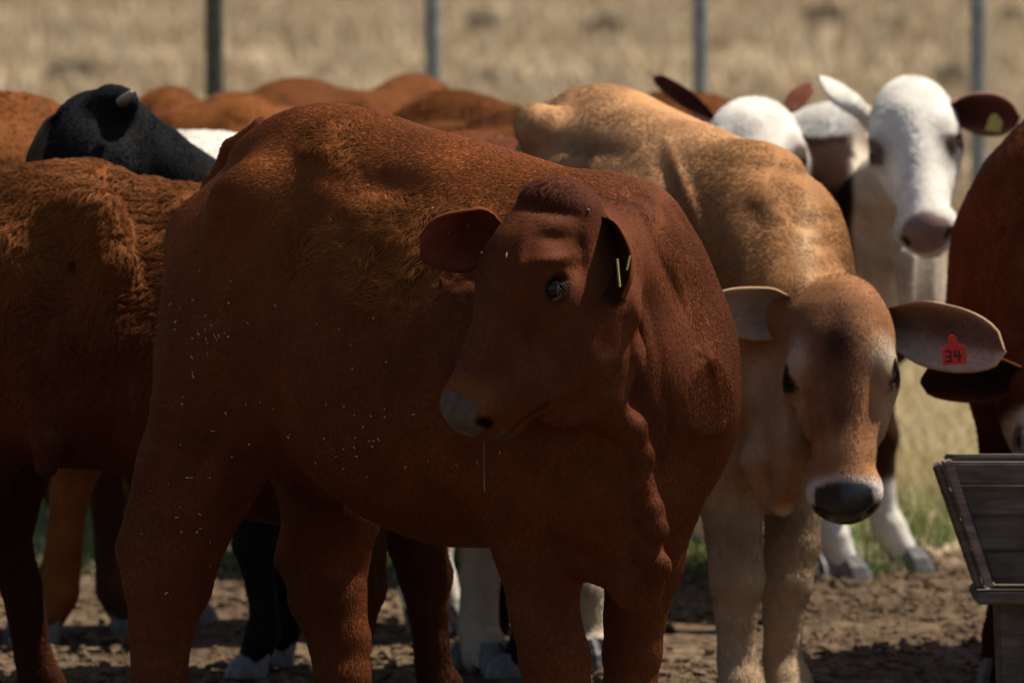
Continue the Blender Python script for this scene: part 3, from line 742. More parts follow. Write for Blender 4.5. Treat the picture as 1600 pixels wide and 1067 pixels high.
# ================================================================== sandy cow with the red tag
def build_sandy():
    u = nrm(W(1185, 600, 13.45) - W(905, 600, 14.25)); th = math.degrees(math.atan2(u[1], u[0])); u, v = frame(th)
    O = (W(1185, 600, 13.45) + W(905, 600, 14.25)) / 2; O[2] = 0
    def zp(py, Y): return W(800, py, Y)[2]
    st = []
    for t, top, bot, hw in [(-.64, 300, 520, .05), (-.57, 200, 600, .14), (-.46, 148, 640, .21), (-.28, 135, 650, .24), (-.10, 160, 690, .245), (.10, 190, 730, .27), (.27, 215, 745, .265), (.42, 240, 745, .225), (.53, 300, 745, .17), (.62, 420, 700, .09)]:
        Y = O[1] + t * u[1]; st.append((t, zp(top, Y), zp(bot, Y), hw))
    hd = Head(W(1309, 436, 13.02), W(1318, 800, 12.86), (1, -.12, -.02), L=.455)
    def extra(s, G):
        def ch(nodes, k=.04, **kw): s.chain([(W(x, y, Y), PX(r, Y)) for x, y, Y, r in nodes], k, **kw)
        feet_ = []
        ch([(1150, 640, 13.4, 85), (1140, 740, 13.35, 62), (1146, 830, 13.33, 44), (1152, 905, 13.32, 42), (1150, 960, 13.32, 32), (1152, 1030, 13.32, 30), (1158, 1075, 13.3, 36), (1165, 1110, 13.27, 32)], .04)
        ch([(1250, 640, 13.55, 75), (1240, 760, 13.5, 50), (1238, 850, 13.48, 42), (1228, 915, 13.46, 40), (1224, 960, 13.46, 31), (1222, 1030, 13.46, 29), (1232, 1066, 13.44, 35), (1240, 1100, 13.4, 31)], .04)
        ch([(820, 560, 14.2, 95), (790, 700, 14.2, 60), (756, 820, 14.2, 40), (750, 900, 14.2, 30), (748, 985, 14.2, 30), (760, 1020, 14.18, 36), (775, 1045, 14.15, 32)], .04)
        ch([(930, 560, 14.35, 90), (915, 740, 14.3, 50), (905, 830, 14.3, 36), (912, 920, 14.28, 30), (918, 990, 14.28, 29), (920, 1020, 14.26, 34), (930, 1040, 14.22, 30)], .04)
        # hump, shoulder, neck, chest
        ch([(1178, 305, 13.52, 58), (1205, 400, 13.40, 84), (1240, 480, 13.25, 90), (1285, 525, 13.18, 74)], .06)
        ch([(1225, 560, 13.3, 105), (1260, 640, 13.2, 80)], .06)
        s.ell(W(1170, 480, 13.42), (PX(95, 13.4), .13, PX(190, 13.4)), None, .07)
        s.ell(W(1195, 262, 13.52), (PX(55, 13.5), .09, PX(26, 13.5)), None, .04)
        s.ell(W(1268, 430, 13.5), (PX(62, 13.5), .12, PX(140, 13.5)), None, .05)
        # dewlap
        ch([(1235, 690, 13.12, 32), (1228, 760, 13.12, 24), (1222, 785, 13.14, 20)], .04)
        ch([(1195, 720, 13.2, 40), (1205, 780, 13.2, 22)], .05)
        # shoulder blade ridges
        ch([(1075, 280, 13.55, 10), (1068, 330, 13.5, 12), (1085, 420, 13.45, 14)], .04)
        s.ell(G(-.28, -.17, 1.15), (.045,)*3, None, .07)
        s.ell(G(-.10, -.21, 1.06), (.08, .05, .04), np.array([u, v, [0, 0, 1]]), .05, True)
    def colfn(V, loc, hq, N):
        c = np.tile(SAND, (len(V), 1)) * (1 + .16 * fbm(V, 5, 3)[:, None])
        x, y, z = loc.T
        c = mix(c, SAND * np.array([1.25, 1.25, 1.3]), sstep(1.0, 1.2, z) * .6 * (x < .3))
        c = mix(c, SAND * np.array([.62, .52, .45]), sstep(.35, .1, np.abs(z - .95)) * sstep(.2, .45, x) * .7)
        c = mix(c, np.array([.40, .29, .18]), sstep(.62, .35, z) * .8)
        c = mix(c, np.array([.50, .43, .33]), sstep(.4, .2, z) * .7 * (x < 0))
        for kx in (0,): c = mix(c, np.array([.16, .11, .07]), .5 * np.exp(-((z - .37) / .05) ** 2) * (x > .1))
        f, n, w = hq.T; hm = sstep(.85, .65, np.linalg.norm(hq - np.array([.45, -.2, 0]), axis=1)) * sstep(-.06, .04, f + .3 * (n + .2)) * sstep(-.62, -.5, n)
        hc = np.tile(np.array([.28, .125, .055]), (len(V), 1))
        hc = mix(hc, np.array([.024, .010, .007]), np.exp(-((w / (.095 + .05 * f)) ** 2 + ((f - .27) / .22) ** 2)) * .97)
        hc = mix(hc, np.array([.09, .035, .02]), np.exp(-((w / .08) ** 2 + ((f - .55) / .16) ** 2)) * .75)
        hc = mix(hc, np.array([.38, .25, .14]), sstep(.12, .2, np.abs(w)) * sstep(.15, .3, f) * .85)
        hc = mix(hc, np.array([.36, .17, .075]), sstep(.62, .74, f) * .8)
        hc = mix(hc, np.array([.62, .54, .44]), sstep(.83, .90, f) * (1 - .0 * n))
        hc = mix(hc, np.array([.46, .36, .25]), np.exp(-(((np.abs(w) - .2) / .06) ** 2 + ((f - .33) / .06) ** 2)) * .9)
        mz = muzzle_mask(hq, .672)
        hc = hc * (1 + .15 * fbm(V, 30, 3)[:, None])
        hc = mix(hc, np.array([.014, .014, .015]), mz)
        px, py = proj(V)
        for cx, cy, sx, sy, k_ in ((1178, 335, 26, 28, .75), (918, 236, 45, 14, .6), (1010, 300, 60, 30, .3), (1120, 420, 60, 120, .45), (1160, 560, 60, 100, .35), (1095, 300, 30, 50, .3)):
            c = mix(c, np.array([.085, .04, .02]), k_ * np.exp(-((px - cx) / sx) ** 2 - ((py - cy) / sy) ** 2))  # dark coat patches, plus the shaded side of the neck painted in
        c = mix(c, np.array([.50, .33, .18]), .6 * np.exp(-((px - 1262) / 16) ** 2 - ((py - 380) / 70) ** 2))  # sunlit crest of the neck painted as a lighter streak
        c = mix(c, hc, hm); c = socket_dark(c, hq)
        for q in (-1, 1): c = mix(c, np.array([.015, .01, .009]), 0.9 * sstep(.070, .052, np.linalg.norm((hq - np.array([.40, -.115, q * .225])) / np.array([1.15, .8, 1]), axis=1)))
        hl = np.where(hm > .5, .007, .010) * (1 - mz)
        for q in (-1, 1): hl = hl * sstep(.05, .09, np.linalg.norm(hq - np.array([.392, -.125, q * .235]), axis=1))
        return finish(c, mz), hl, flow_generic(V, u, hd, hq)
    ein = np.array([.34, .24, .17]); eo_ = np.array([.42, .27, .15])
    ears = [dict(a=(W(1272, 500, 13.14), W(1100, 476, 13.1), (-.1, -1, -.3), PX(42, 13.1), ein, eo_), k=dict(cup=1.0, droop=PX(8, 13), inner2=np.array([.36, .26, .20]))),
            dict(a=(W(1350, 500, 13.14), W(1570, 548, 12.95), (.05, -1, -.1), PX(50, 13), ein * np.array([.5, .42, .4]), eo_), k=dict(cup=.95, droop=PX(0, 13), inner2=np.array([.42, .33, .26])))]
    def disp(P):
        px, py = proj(P); w_ = .002 * np.sin(py * .16 + .02 * px + 3 * fbm(P, 5, 2)) * np.exp(-((px - 1275) / 40) ** 2 - ((py - 380) / 70) ** 2)
        return w_ + .002 * fbm(P, 9, 2) + relief(P, [(1178, 335, 26, 24, 0, -.012), (915, 235, 50, 16, 5, -.014), (1072, 300, 8, 60, -20, .010), (1055, 320, 14, 70, -20, -.010), (1120, 480, 14, 110, 0, -.006),
            (1160, 520, 12, 110, 0, .006), (1200, 560, 9, 90, -6, -.006), (1225, 640, 8, 80, -4, .006), (1205, 700, 8, 60, 0, -.007), (1230, 740, 7, 50, 0, .006), (1000, 290, 60, 16, 12, .006), (1245, 620, 8, 50, 0, -.005),
            (1262, 640, 10, 60, -8, -.006), (1360, 640, 10, 60, 10, -.006), (1288, 650, 8, 60, -6, .003), (1345, 650, 8, 60, 8, .003)])
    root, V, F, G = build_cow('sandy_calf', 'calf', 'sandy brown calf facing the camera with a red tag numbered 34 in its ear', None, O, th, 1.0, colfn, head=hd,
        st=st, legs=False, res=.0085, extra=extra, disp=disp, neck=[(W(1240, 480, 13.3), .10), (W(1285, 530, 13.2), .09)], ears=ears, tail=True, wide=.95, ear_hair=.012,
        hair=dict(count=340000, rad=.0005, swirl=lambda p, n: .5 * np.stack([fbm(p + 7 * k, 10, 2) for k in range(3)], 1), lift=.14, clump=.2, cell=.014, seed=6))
    for x, Y in ((1162, 13.27), (1238, 13.4), (772, 14.15), (928, 14.22)):
        p = W(x, 1000, Y) - O; hm = link('hoof', HOOFS['g'], root, p); hm.location.z = 0; hm.rotation_euler = (0, 0, math.radians(th)); hm.scale = (1.15,) * 3
    # red ear tag with number 34
    Y = 12.87; o3 = W(1490, 552, Y)
    ang = math.radians(6)
    ax, az = np.array([math.cos(ang), -.12, math.sin(ang)]), np.array([-math.sin(ang), -.1, math.cos(ang)])
    m = PX(1, Y)
    prof = [(-18, -18), (19, -18), (20, 8), (12, 13), (6, 17), (7, 24), (3, 29), (-4, 29), (-7, 24), (-6, 17), (-12, 13), (-18, 8)]
    V1 = [o3 + m * (ax * a + az * b) - O for a, b in prof]; V2 = [q + np.array([0, .003, 0]) for q in V1]; n = len(prof)
    me = bpy.data.meshes.new('ear_tag'); me.from_pydata([tuple(q) for q in V1 + V2], [], [tuple(range(n)), tuple(range(2 * n - 1, n - 1, -1))] + [(i, n + i, n + (i + 1) % n, (i + 1) % n) for i in range(n)])
    me.materials.append(TAGR); tg = link('ear_tag', me, root)
    def seg(a, b, wd=2.1):
        a, b = np.array(a, float), np.array(b, float); d = nrm(b - a); pd = np.array([-d[1], d[0]]) * wd; a = a - d * wd * .7; b = b + d * wd * .7
        return [a - pd, b - pd, b + pd, a + pd]
    strokes = [((-13, 4), (-5, 4)), ((-5, 4), (-5, -12)), ((-12, -4), (-5, -4)), ((-13, -12), (-5, -12)), ((3, 4), (1, -5)), ((1, -5), (12, -5)), ((8, 3), (8, -13))]
    VV, FF = [], []
    for a, b in strokes:
        k = len(VV); VV += [tuple(o3 + m * (ax * q[0] + az * q[1]) - O + np.array([0, -.0012 - .0001 * (k % 3), 0])) for q in seg(a, b, 1.35)]; FF.append((k, k + 1, k + 2, k + 3))
    me = bpy.data.meshes.new('number_34'); me.from_pydata(VV, [], FF); me.materials.append(INK); o = link('tag_number', me, tg)
build_sandy()

# ================================================================== white-faced cows
def FUR(n, seed, rad=.0017): return dict(count=n, rad=rad, swirl=lambda p, n_: .8 * np.stack([fbm(p + 7 * k, 12, 2) for k in range(3)], 1), lift=.12, clump=.2, cell=.018, seed=seed)
def hereford_col(hd, u, crest=True):
    def colfn(V, loc, hq, N):
        x, y, z = loc.T
        c = np.tile(DRED * 1.1, (len(V), 1)) * (1 + .2 * fbm(V, 5, 3)[:, None])
        nz = .03 * fbm(V, 9, 3)
        if crest: c = mix(c, WHITE, sstep(1.085, 1.12, z + nz) * sstep(.12, .22, x) )
        c = mix(c, WHITE, sstep(.27, .23, z + nz))
        c = mix(c, WHITE * .9, sstep(.60, .66, x + nz) * sstep(.95, .85, z) * sstep(.5, .6, z))
        hm = sstep(.80, .72, np.linalg.norm(hq - np.array([.5, -.25, 0]), axis=1) + nz)
        hc = WHITE * (1 + .08 * fbm(V, 10, 3)[:, None])
        mz = muzzle_mask(hq, .695)
        hc = mix(hc, np.array([.36, .27, .20]), .55 * sstep(-.22, -.34, hq[:, 1]) + .25 * sstep(.55, .9, hq[:, 0]) * sstep(0, .3, fbm(V, 12, 2)))
        hc = mix(hc, np.array([.20, .115, .09]), mz)
        for q in (-1, 1):
            d = np.linalg.norm((hq - np.array([.40, -.105, q * .185])) / np.array([1.3, 1, 1]), axis=1)
            hc = mix(hc, np.array([.014, .009, .008]), sstep(.080, .062, d)); hc = mix(hc, np.array([.25, .17, .13]), .4 * sstep(.13, .085, d))
        c = mix(c, hc, hm); c = socket_dark(c, hq)
        c = c * (1 + .12 * fbm(V, 45, 2)[:, None]); hl = .008 * (1 - mz)
        for q in (-1, 1): hl = hl * sstep(.08, .11, np.linalg.norm(hq - np.array([.40, -.11, q * .19]), axis=1))
        return finish(c, mz * .6), hl, flow_generic(V, u, hd, hq)
    return colfn
def build_wf1():
    O = W(1098, 600, 16.3); O[2] = 0; th = -12; u, v = frame(th)
    hd = Head(W(1412, 112, 15.55), W(1446, 366, 15.27), (1, -.22, .02), L=.44)
    ei, eo = np.array([.09, .03, .022]), np.array([.30, .16, .12])
    ears = [dict(a=(W(1362, 198, 15.6), W(1278, 120, 15.62), (.25, .1, -1), PX(30, 15.6), ei, WHITE * .95), k=dict(cup=.95)),
            dict(a=(W(1470, 178, 15.55), W(1594, 176, 15.5), (0, -1, -.5), PX(36, 15.5), ei, eo), k=dict(cup=.95, droop=PX(6, 15)))]
    neck = [(W(1300, 345, 16.0), .17), (W(1360, 340, 15.85), .10), (W(1392, 290, 15.7), .085)]
    def colf(V, loc, hq, N):
        c, h, f = hereford_col(hd, u)(V, loc, hq, N)
        px, py = proj(V); t = sstep(1328, 1340, px + 6 * fbm(V, 12, 2)) * sstep(.55, .6, V[:, 2])
        dk = (hq[:, 0] < 9) * sstep(1338, 1328, px + 6 * fbm(V, 12, 2)) * sstep(204, 214, py + 8 * fbm(V, 15, 2)) * sstep(.5, .55, V[:, 2])
        c[:, :3] = mix(c[:, :3], DRED * .55, dk); c[:, :3] = mix(c[:, :3], WHITE, sstep(214, 204, py) * sstep(1225, 1240, px) * (V[:, 2] > .8))
        c[:, :3] = mix(c[:, :3], np.array([.50, .40, .30]), t * sstep(.70, .78, np.linalg.norm(hq - np.array([.5, -.25, 0]), axis=1)))
        return c, h, f
    def extra(s, G):
        s.chain([(W(1378, 370, 15.78), .06), (W(1380, 460, 15.8), .045), (W(1350, 560, 15.9), .07)], .05)
        s.chain([(W(1414, 400, 15.7), .03), (W(1416, 470, 15.7), .02)], .03)
    root, *_ = build_cow('white_faced_cow', 'cow', 'white faced cow staring at the camera, pink nose and yellow ear tag, upper right', None, O, th, .93, colf, head=hd, neck=neck,
        feet=dict(fl=(.11, .02), fr=(-.01, 0), hl=(0, 0), hr=(.05, 0)), res=.012, ears=ears, extra=extra, wide=1.0, hair=FUR(90000, 31))
    a = W(1553, 192, 15.40) - O
    V = [a + PX(1, 15.4) * np.array([x, y, z]) for y in (0, 4) for x, z in ((-14, -12), (10, -15), (14, 2), (3, 14), (-6, 10))]; n = 5
    me = bpy.data.meshes.new('ear_tag'); me.from_pydata([tuple(q) for q in V], [], [tuple(range(5)), tuple(range(9, 4, -1))] + [(i, 5 + i, 5 + (i + 1) % 5, (i + 1) % 5) for i in range(5)])
    me.materials.append(TAGY); link('ear_tag', me, root)
build_wf1()
def build_wf2():
    O = W(1120, 600, 16.5); O[2] = 0; th = -70; u, v = frame(th)
    hd = Head(W(1178, 138, 15.55), W(1196, 355, 15.20), (1, -.05, -.06), L=.46)
    ei, eo = np.array([.10, .035, .022]), np.array([.14, .045, .025])
    ears = [dict(a=(W(1118, 186, 15.6), W(1022, 120, 15.65), (.3, -1, -.3), PX(12, 15.6), ei * .6, eo), k=dict(cup=.9)),
            dict(a=(W(1225, 175, 15.75), W(1266, 134, 15.95), (-.1, -1, .1), PX(14, 15.6), ei, eo), k=dict(cup=.8))]
    def colf(V, loc, hq, N):
        c, h, f = hereford_col(hd, u, False)(V, loc, hq, N); px, py = proj(V); k = sstep(1258, 1268, px + 5 * fbm(V, 12, 2)) * (V[:, 2] > .5)
        c[:, :3] = mix(c[:, :3], DRED * .55, k * sstep(206, 216, py + 6 * fbm(V, 15, 2)))
        return c, h, f
    build_cow('white_faced_cow', 'cow', 'white headed cow behind the sandy calf, only its crown and dark red ears showing', None, O, th, .87, colf, head=hd,
        res=.013, ears=ears, wide=1.05, hair=FUR(60000, 32))
build_wf2()

# ================================================================== dark red cow with its head down at the trough
def build_right():
    th = -105; u, v = frame(th); O = W(1735, 600, 14.2); O[2] = 0
    hd = Head(W(1682, 548, 13.35), W(1676, 780, 13.25), (1, .1, 0), L=.44)
    def colfn(V, loc, hq, N):
        c = np.tile(RED * .8, (len(V), 1)) * (1 + .2 * fbm(V, 6, 3)[:, None])
        c = mix(c, DRED * .8, sstep(.75, .45, loc[:, 2]))
        hm = sstep(.80, .72, np.linalg.norm(hq - np.array([.6, -.2, 0]), axis=1))
        c = mix(c, WHITE * .8, hm * sstep(.22, .30, hq[:, 0])); c = socket_dark(c, hq)
        return finish(c), np.full(len(V), .010), flow_generic(V, u)
    ears = [dict(a=(W(1622, 592, 13.4), W(1438, 588, 13.42), (-.1, -1, -.2), PX(36, 13.4), np.array([.02, .008, .006]), RED), k=dict(cup=.75, droop=PX(8, 13))),
            dict(a=(W(1712, 590, 13.4), W(1860, 600, 13.42), (.1, -1, -.2), PX(36, 13.4), np.array([.02, .008, .006]), RED), k=dict(cup=.75))]
    def extra(s, G):
        s.chain([(W(1625, 400, 13.95), PX(135, 13.9)), (W(1605, 500, 13.9), PX(115, 13.9))], .08)
    build_cow('dark_red_cow', 'cow', 'dark red cow at the right edge feeding head down behind the wooden trough', None, O, th, 1.01, colfn, head=hd,
        res=.013, ears=ears, extra=extra, hoof='d', ear_hair=.004, feet=dict(fr=(0, -.03)),
        hair=dict(count=110000, rad=.0006, swirl=lambda p, n: .6 * np.stack([fbm(p + 7 * k, 10, 2) for k in range(3)], 1), lift=.25, clump=.4, cell=.015, seed=8))
build_right()

# ================================================================== black cow
def build_black():
    O = W(590, 600, 14.15); O[2] = 0; th = 180; u, v = frame(th)
    hd = Head(W(142, 138, 13.55), W(110, 400, 13.35), (1, -.15, -.05), L=.46)
    def colfn(V, loc, hq, N):
        c = np.tile(BLK, (len(V), 1)) * (1 + .3 * fbm(V, 6, 3)[:, None])
        return finish(c, np.full(len(V), .1)), np.full(len(V), .008), np.tile(u, (len(V), 1))
    ears = [dict(a=(W(135, 165, 13.6), W(52, 285, 13.45), (.3, -1, -.2), PX(40, 13.6), BLK, BLK * 1.5), k=dict(cup=.6)),
            dict(a=(W(190, 190, 13.6), W(204, 275, 13.5), (.2, -1, 0), PX(24, 13.6), BLK, BLK * 1.5), k=dict(cup=.7))]
    neck = [(W(400, 420, 14.1), .20), (W(300, 360, 13.9), .15), (W(225, 280, 13.75), .115), (W(180, 235, 13.65), .105)]
    def extra(s, G):
        s.chain([(W(178, 165, 13.55), .045), (W(195, 160, 13.52), .03)], .03)
    root, *_ = build_cow('black_cow', 'cow', 'black cow with a pale horn tip raising its head behind the shaggy red cow', None, O, th, .80, colfn, head=hd, neck=neck,
        feet=dict(fl=(-.08, 0), fr=(-.14, 0), hl=(.1, 0), hr=(.22, 0)), res=.014, ears=ears, extra=extra, hoof='g', hair=FUR(90000, 33, .0015))
    link('horn', horn_mesh([(W(190, 160, 13.48) - O, .012), (W(198, 153, 13.46) - O, .009), (W(204, 146, 13.45) - O, .006), (W(207, 141, 13.45) - O, .002)], HORN), root)
build_black()

# ================================================================== other cattle behind
def plain(colr, u, z0=.35, low=None, patch=None):
    def f(V, loc, hq, N):
        c = np.tile(colr, (len(V), 1)) * (1 + .22 * fbm(V, 5, 3)[:, None])
        if low is not None: c = mix(c, low, sstep(z0 + .04, z0 - .02, loc[:, 2] + .03 * fbm(V, 9, 2)))
        if patch is not None: c = patch(c, V, loc)
        return finish(c), np.full(len(V), .011) * (V[:, 2] > .5), flow_generic(V, u)
    return f
def grazing(O, th, S, dx=.95, z=.55, z1=.2):
    u, v = frame(th); O = np.asarray(O); return Head(O + S * (u * dx + np.array([0, 0, z])), O + S * (u * (dx + .22) + np.array([0, 0, z1])), v, L=.43 * S)
def other(name, label, px, Y, th, S, fn, res=.02, **kw):
    O = W(px, 600, Y); O[2] = 0; hd = grazing(O, th, S)
    u, v = frame(th)
    ears = [dict(a=(hd.p(.14, -.2, q * .2), hd.p(.2, -.25, q * .62), nrm(hd.f * .3 + hd.n), .045 * S, DRED, DRED * 1.4), k=dict(cup=.7)) for q in (-1, 1)]
    return build_cow(name, 'cow', label, 'cattle standing behind the front row', O, th, S, fn, head=hd, res=res, ears=ears, hair=FUR(45000, int(abs(px)) + 1), **kw)
def pied(c, V, loc):
    x, y, z = loc.T; n = .05 * fbm(V, 4, 3)
    c = mix(c, np.array([.07, .03, .018]), sstep(.62, .55, z + n) * sstep(-.1, -.2, x))
    c = mix(c, RED, sstep(.08, .14, x + n) * sstep(.55, .65, z))
    return mix(c, WHITE, sstep(.19, .17, np.abs(z + n * .4 - .12)) * (y * 1.0 > -.02) * (x < -.1) * (z < .3))
WC = np.array([.66, .60, .50])
other('pale_cow', 'white backed cow standing just right of the black cow', 505, 15.0, 0, .905, plain(WC, frame(0)[0], patch=pied), res=.018, feet=dict(hl=(.12, 0), hr=(-.02, 0), fl=(-.10, 0), fr=(-.16, .0)))
other('red_cow', 'orange brown cow at the far left edge behind the black cow', -232, 14.85, 180, .98, plain(ORG * .85, frame(180)[0]), res=.018,
      feet=dict(hl=(.02, 0), hr=(.05, 0)))
other('red_cow', 'orange red cow right behind the white backed cow with a lumpy rump', 322, 17.3, 108, .93, plain(ORG * .9, frame(108)[0]))
other('red_cow', 'red brown cow far back with its rump just left of the second fence post', 548, 18.2, 62, .94, plain(ORG * .62, frame(62)[0]))
other('red_cow', 'deep red cow whose smooth back shows just above the big steer', 700, 16.4, 140, .915, plain(ORG * .55, frame(140)[0]))
other('red_cow', 'red cow mostly hidden behind the rump of the sandy calf', 900, 17.6, 160, .92, plain(ORG * .7, frame(160)[0]))

# ================================================================== ground
def ground():
    xs = np.concatenate([-np.geomspace(3000, 3.2, 40), np.linspace(-3.0, 3.0, 241), np.geomspace(3.2, 3000, 40)])
    ys = np.concatenate([[-50, 0, 6], np.linspace(9, 20, 380), np.geomspace(20.1, 4000, 110)])
    X, Y = np.meshgrid(xs, ys, indexing='ij'); P = np.stack([X.ravel(), Y.ravel(), 0 * X.ravel()], 1)
    near = sstep(40, 18, P[:, 1]) * sstep(8, 3, np.abs(P[:, 0]))
    c1 = fbm(P, 2.2, 3); c2 = fbm(P + 50, 13, 3)
    z = near * (.012 * c1 + .020 * np.maximum(c2, -.1) ) - .006
    z += sstep(22, 60, P[:, 1]) * .12 * fbm(P + 9, .12, 2)
    V = P.copy(); V[:, 2] = z
    nx, ny = len(xs), len(ys); i, j = np.meshgrid(np.arange(nx - 1), np.arange(ny - 1), indexing='ij'); i, j = i.ravel(), j.ravel()
    F = np.stack([i * ny + j, (i + 1) * ny + j, (i + 1) * ny + j + 1, i * ny + j + 1], 1)
    m, n, l, b = nt('dirt_and_pasture'); b.inputs['Roughness'].default_value = .95; b.inputs['Specular IOR Level'].default_value = .1
    g = n.new('ShaderNodeNewGeometry'); sp = n.new('ShaderNodeSeparateXYZ'); l.new(g.outputs['Position'], sp.inputs[0])
    def noise(s, d=5, vec=None):
        q = n.new('ShaderNodeTexNoise'); q.inputs['Scale'].default_value = s; q.inputs['Detail'].default_value = d; l.new(vec or g.outputs['Position'], q.inputs[0]); return q
    na = noise(2.0); nb = noise(38); nc = noise(.45); nd = noise(.9, 4)
    dirt = ramp(n, [(.3, (.042, .027, .015)), (.5, (.095, .062, .035)), (.72, (.17, .115, .068))]); l.new(nb.outputs[0], dirt.inputs[0])
    dd = ramp(n, [(.35, (.6, .56, .52)), (.6, (1.1, 1.1, 1.1))]); l.new(na.outputs[0], dd.inputs[0])
    x = n.new('ShaderNodeMix'); x.data_type = 'RGBA'; x.blend_type = 'MULTIPLY'; x.inputs[0].default_value = 1; l.new(dirt.outputs[0], x.inputs[6]); l.new(dd.outputs[0], x.inputs[7])
    gr = ramp(n, [(.32, (.31, .24, .15)), (.5, (.36, .28, .175)), (.7, (.41, .32, .205))]); l.new(nc.outputs[0], gr.inputs[0])
    g2 = ramp(n, [(.3, (.75, .72, .68)), (.7, (1.15, 1.13, 1.1))]); l.new(nd.outputs[0], g2.inputs[0])
    x2 = n.new('ShaderNodeMix'); x2.data_type = 'RGBA'; x2.blend_type = 'MULTIPLY'; x2.inputs[0].default_value = 1; l.new(gr.outputs[0], x2.inputs[6]); l.new(g2.outputs[0], x2.inputs[7])
    ad = n.new('ShaderNodeMath'); ad.operation = 'MULTIPLY_ADD'; l.new(na.outputs[0], ad.inputs[0]); ad.inputs[1].default_value = 1.2; l.new(sp.outputs[1], ad.inputs[2])
    mr = n.new('ShaderNodeMapRange'); mr.inputs[1].default_value = 16.9; mr.inputs[2].default_value = 17.7; l.new(ad.outputs[0], mr.inputs[0])
    x3 = n.new('ShaderNodeMix'); x3.data_type = 'RGBA'; l.new(mr.outputs[0], x3.inputs[0]); l.new(x.outputs[2], x3.inputs[6]); l.new(x2.outputs[2], x3.inputs[7])
    l.new(x3.outputs[2], b.inputs['Base Color'])
    bp = n.new('ShaderNodeBump'); bp.inputs['Strength'].default_value = .6; bp.inputs['Distance'].default_value = .02; l.new(nb.outputs[0], bp.inputs['Height']); l.new(bp.outputs[0], b.inputs['Normal'])
    o = link('ground', mesh_np('ground', V, F, m)); o['kind'] = 'structure'
    # clods of trodden earth
    ico = []
    bm_v = np.array([(0,0,1),(.9,0,.45),(.28,.85,.45),(-.72,.53,.45),(-.72,-.53,.45),(.28,-.85,.45),(.72,.53,-.3),(-.28,.85,-.3),(-.9,0,-.3),(-.28,-.85,-.3),(.72,-.53,-.3)])
    bf = np.array([(0,1,2),(0,2,3),(0,3,4),(0,4,5),(0,5,1),(1,6,2),(2,7,3),(3,8,4),(4,9,5),(5,10,1),(2,6,7),(3,7,8),(4,8,9),(5,9,10),(1,10,6)])
    r = np.random.default_rng(5); n_ = 20000
    x0 = r.uniform(-1.6, 1.6, n_); y0 = r.uniform(12.2, 16.9, n_)
    sz = .003 + .012 * r.random(n_) ** 3
    keep = fbm(np.stack([x0, y0, 0 * x0], 1), 3, 2) + .5 * r.random(n_) > -.05
    x0, y0, sz = x0[keep], y0[keep], sz[keep]; k = len(x0)
    Vc = bm_v[None] * sz[:, None, None] * (1 + .35 * r.standard_normal((k, 11, 1))) * np.array([1.1, 1.1, .8]) + np.stack([x0, y0, sz * .3], 1)[:, None]
    Fc = bf[None] + (np.arange(k) * 11)[:, None, None]
    dm = simple('dry_clod', (.11, .072, .042), .95, .1, (30, .5, 1.5))
    o = link('dirt_clods', mesh_np('dirt_clods', Vc.reshape(-1, 3), Fc.reshape(-1, 3), dm, smooth=False)); tag(o, 'loose brown clods of trodden earth scattered over the pen floor', 'dirt', kind='stuff')
ground()
def blades(name, label, n, xy, h, w, cols, seed, matname):
    r = np.random.default_rng(seed); x, y = xy(r, n); n = len(x)
    a = r.uniform(0, 6.283, n); hh = h(r, x, y); lean = r.standard_normal((n, 2)) * hh[:, None] * .35
    ww = w * (.6 + .8 * r.random(n)) * np.clip(y / 25, .8, 4)
    b = np.stack([x, y, np.full(n, -.01)], 1); d = np.stack([np.cos(a), np.sin(a), 0 * a], 1) * ww[:, None]
    mid = b + np.stack([lean[:, 0] * .35, lean[:, 1] * .35, hh * .6], 1); tip = b + np.stack([lean[:, 0], lean[:, 1], hh], 1)
    V = np.stack([b - d, b + d, mid + d * .7, mid - d * .7, tip + d * .1, tip - d * .1], 1).reshape(-1, 3)
    F = (np.array([[0, 1, 2, 3], [3, 2, 4, 5]])[None] + (np.arange(n) * 6)[:, None, None]).reshape(-1, 4)
    c = cols(r, x, y); c = np.repeat(c * (.7 + .6 * r.random((n, 1))), 6, axis=0)
    m, nn, l, b_ = nt(matname); at = nn.new('ShaderNodeAttribute'); at.attribute_name = 'coat'; l.new(at.outputs['Color'], b_.inputs['Base Color']); b_.inputs['Roughness'].default_value = .7
    b_.inputs['Specular IOR Level'].default_value = .2
    o = link(name, mesh_np(name, V, F, m, finish(c))); tag(o, label, 'grass', kind='stuff')
def wedge(y0, y1, p=1.0):
    def f(r, n):
        y = y0 + (y1 - y0) * r.random(n) ** p; x = r.uniform(-1, 1, n) * (y * .095 + .6); return x, y
    return f
def near_xy(r, n):
    x, y = wedge(16.2, 24, 1.6)(r, n); k = fbm(np.stack([x, y, 0 * x], 1), 1.6, 2) + .35 * r.random(n) + (y - 16.6) * .8 > .0; return x[k], y[k]
GREEN = np.array([.13, .19, .05]); DRY = np.array([.58, .48, .28])
def near_col(r, x, y):
    g = fbm(np.stack([x, y, 0 * x], 1), 1.1, 2); t = sstep(18.9, 17.4, y + .9 * g) * .92
    t = np.where(r.random(len(x)) < t, 1.0, 0.0); return mix(np.tile(DRY, (len(x), 1)), GREEN, t)
blades('pasture_grass', 'green and straw coloured grass where the pen floor ends', 90000, near_xy, lambda r, x, y: (.04 + .07 * sstep(16.6, 19, y)) * (.5 + r.random(len(x))), .003, near_col, 21, 'grass_near')
def far_xy(r, n):
    x, y = wedge(24, 190, 1.5)(r, n); k = fbm(np.stack([x, y * .5, 0 * x], 1), .8, 2) + .6 * r.random(n) > .0; return x[k], y[k]
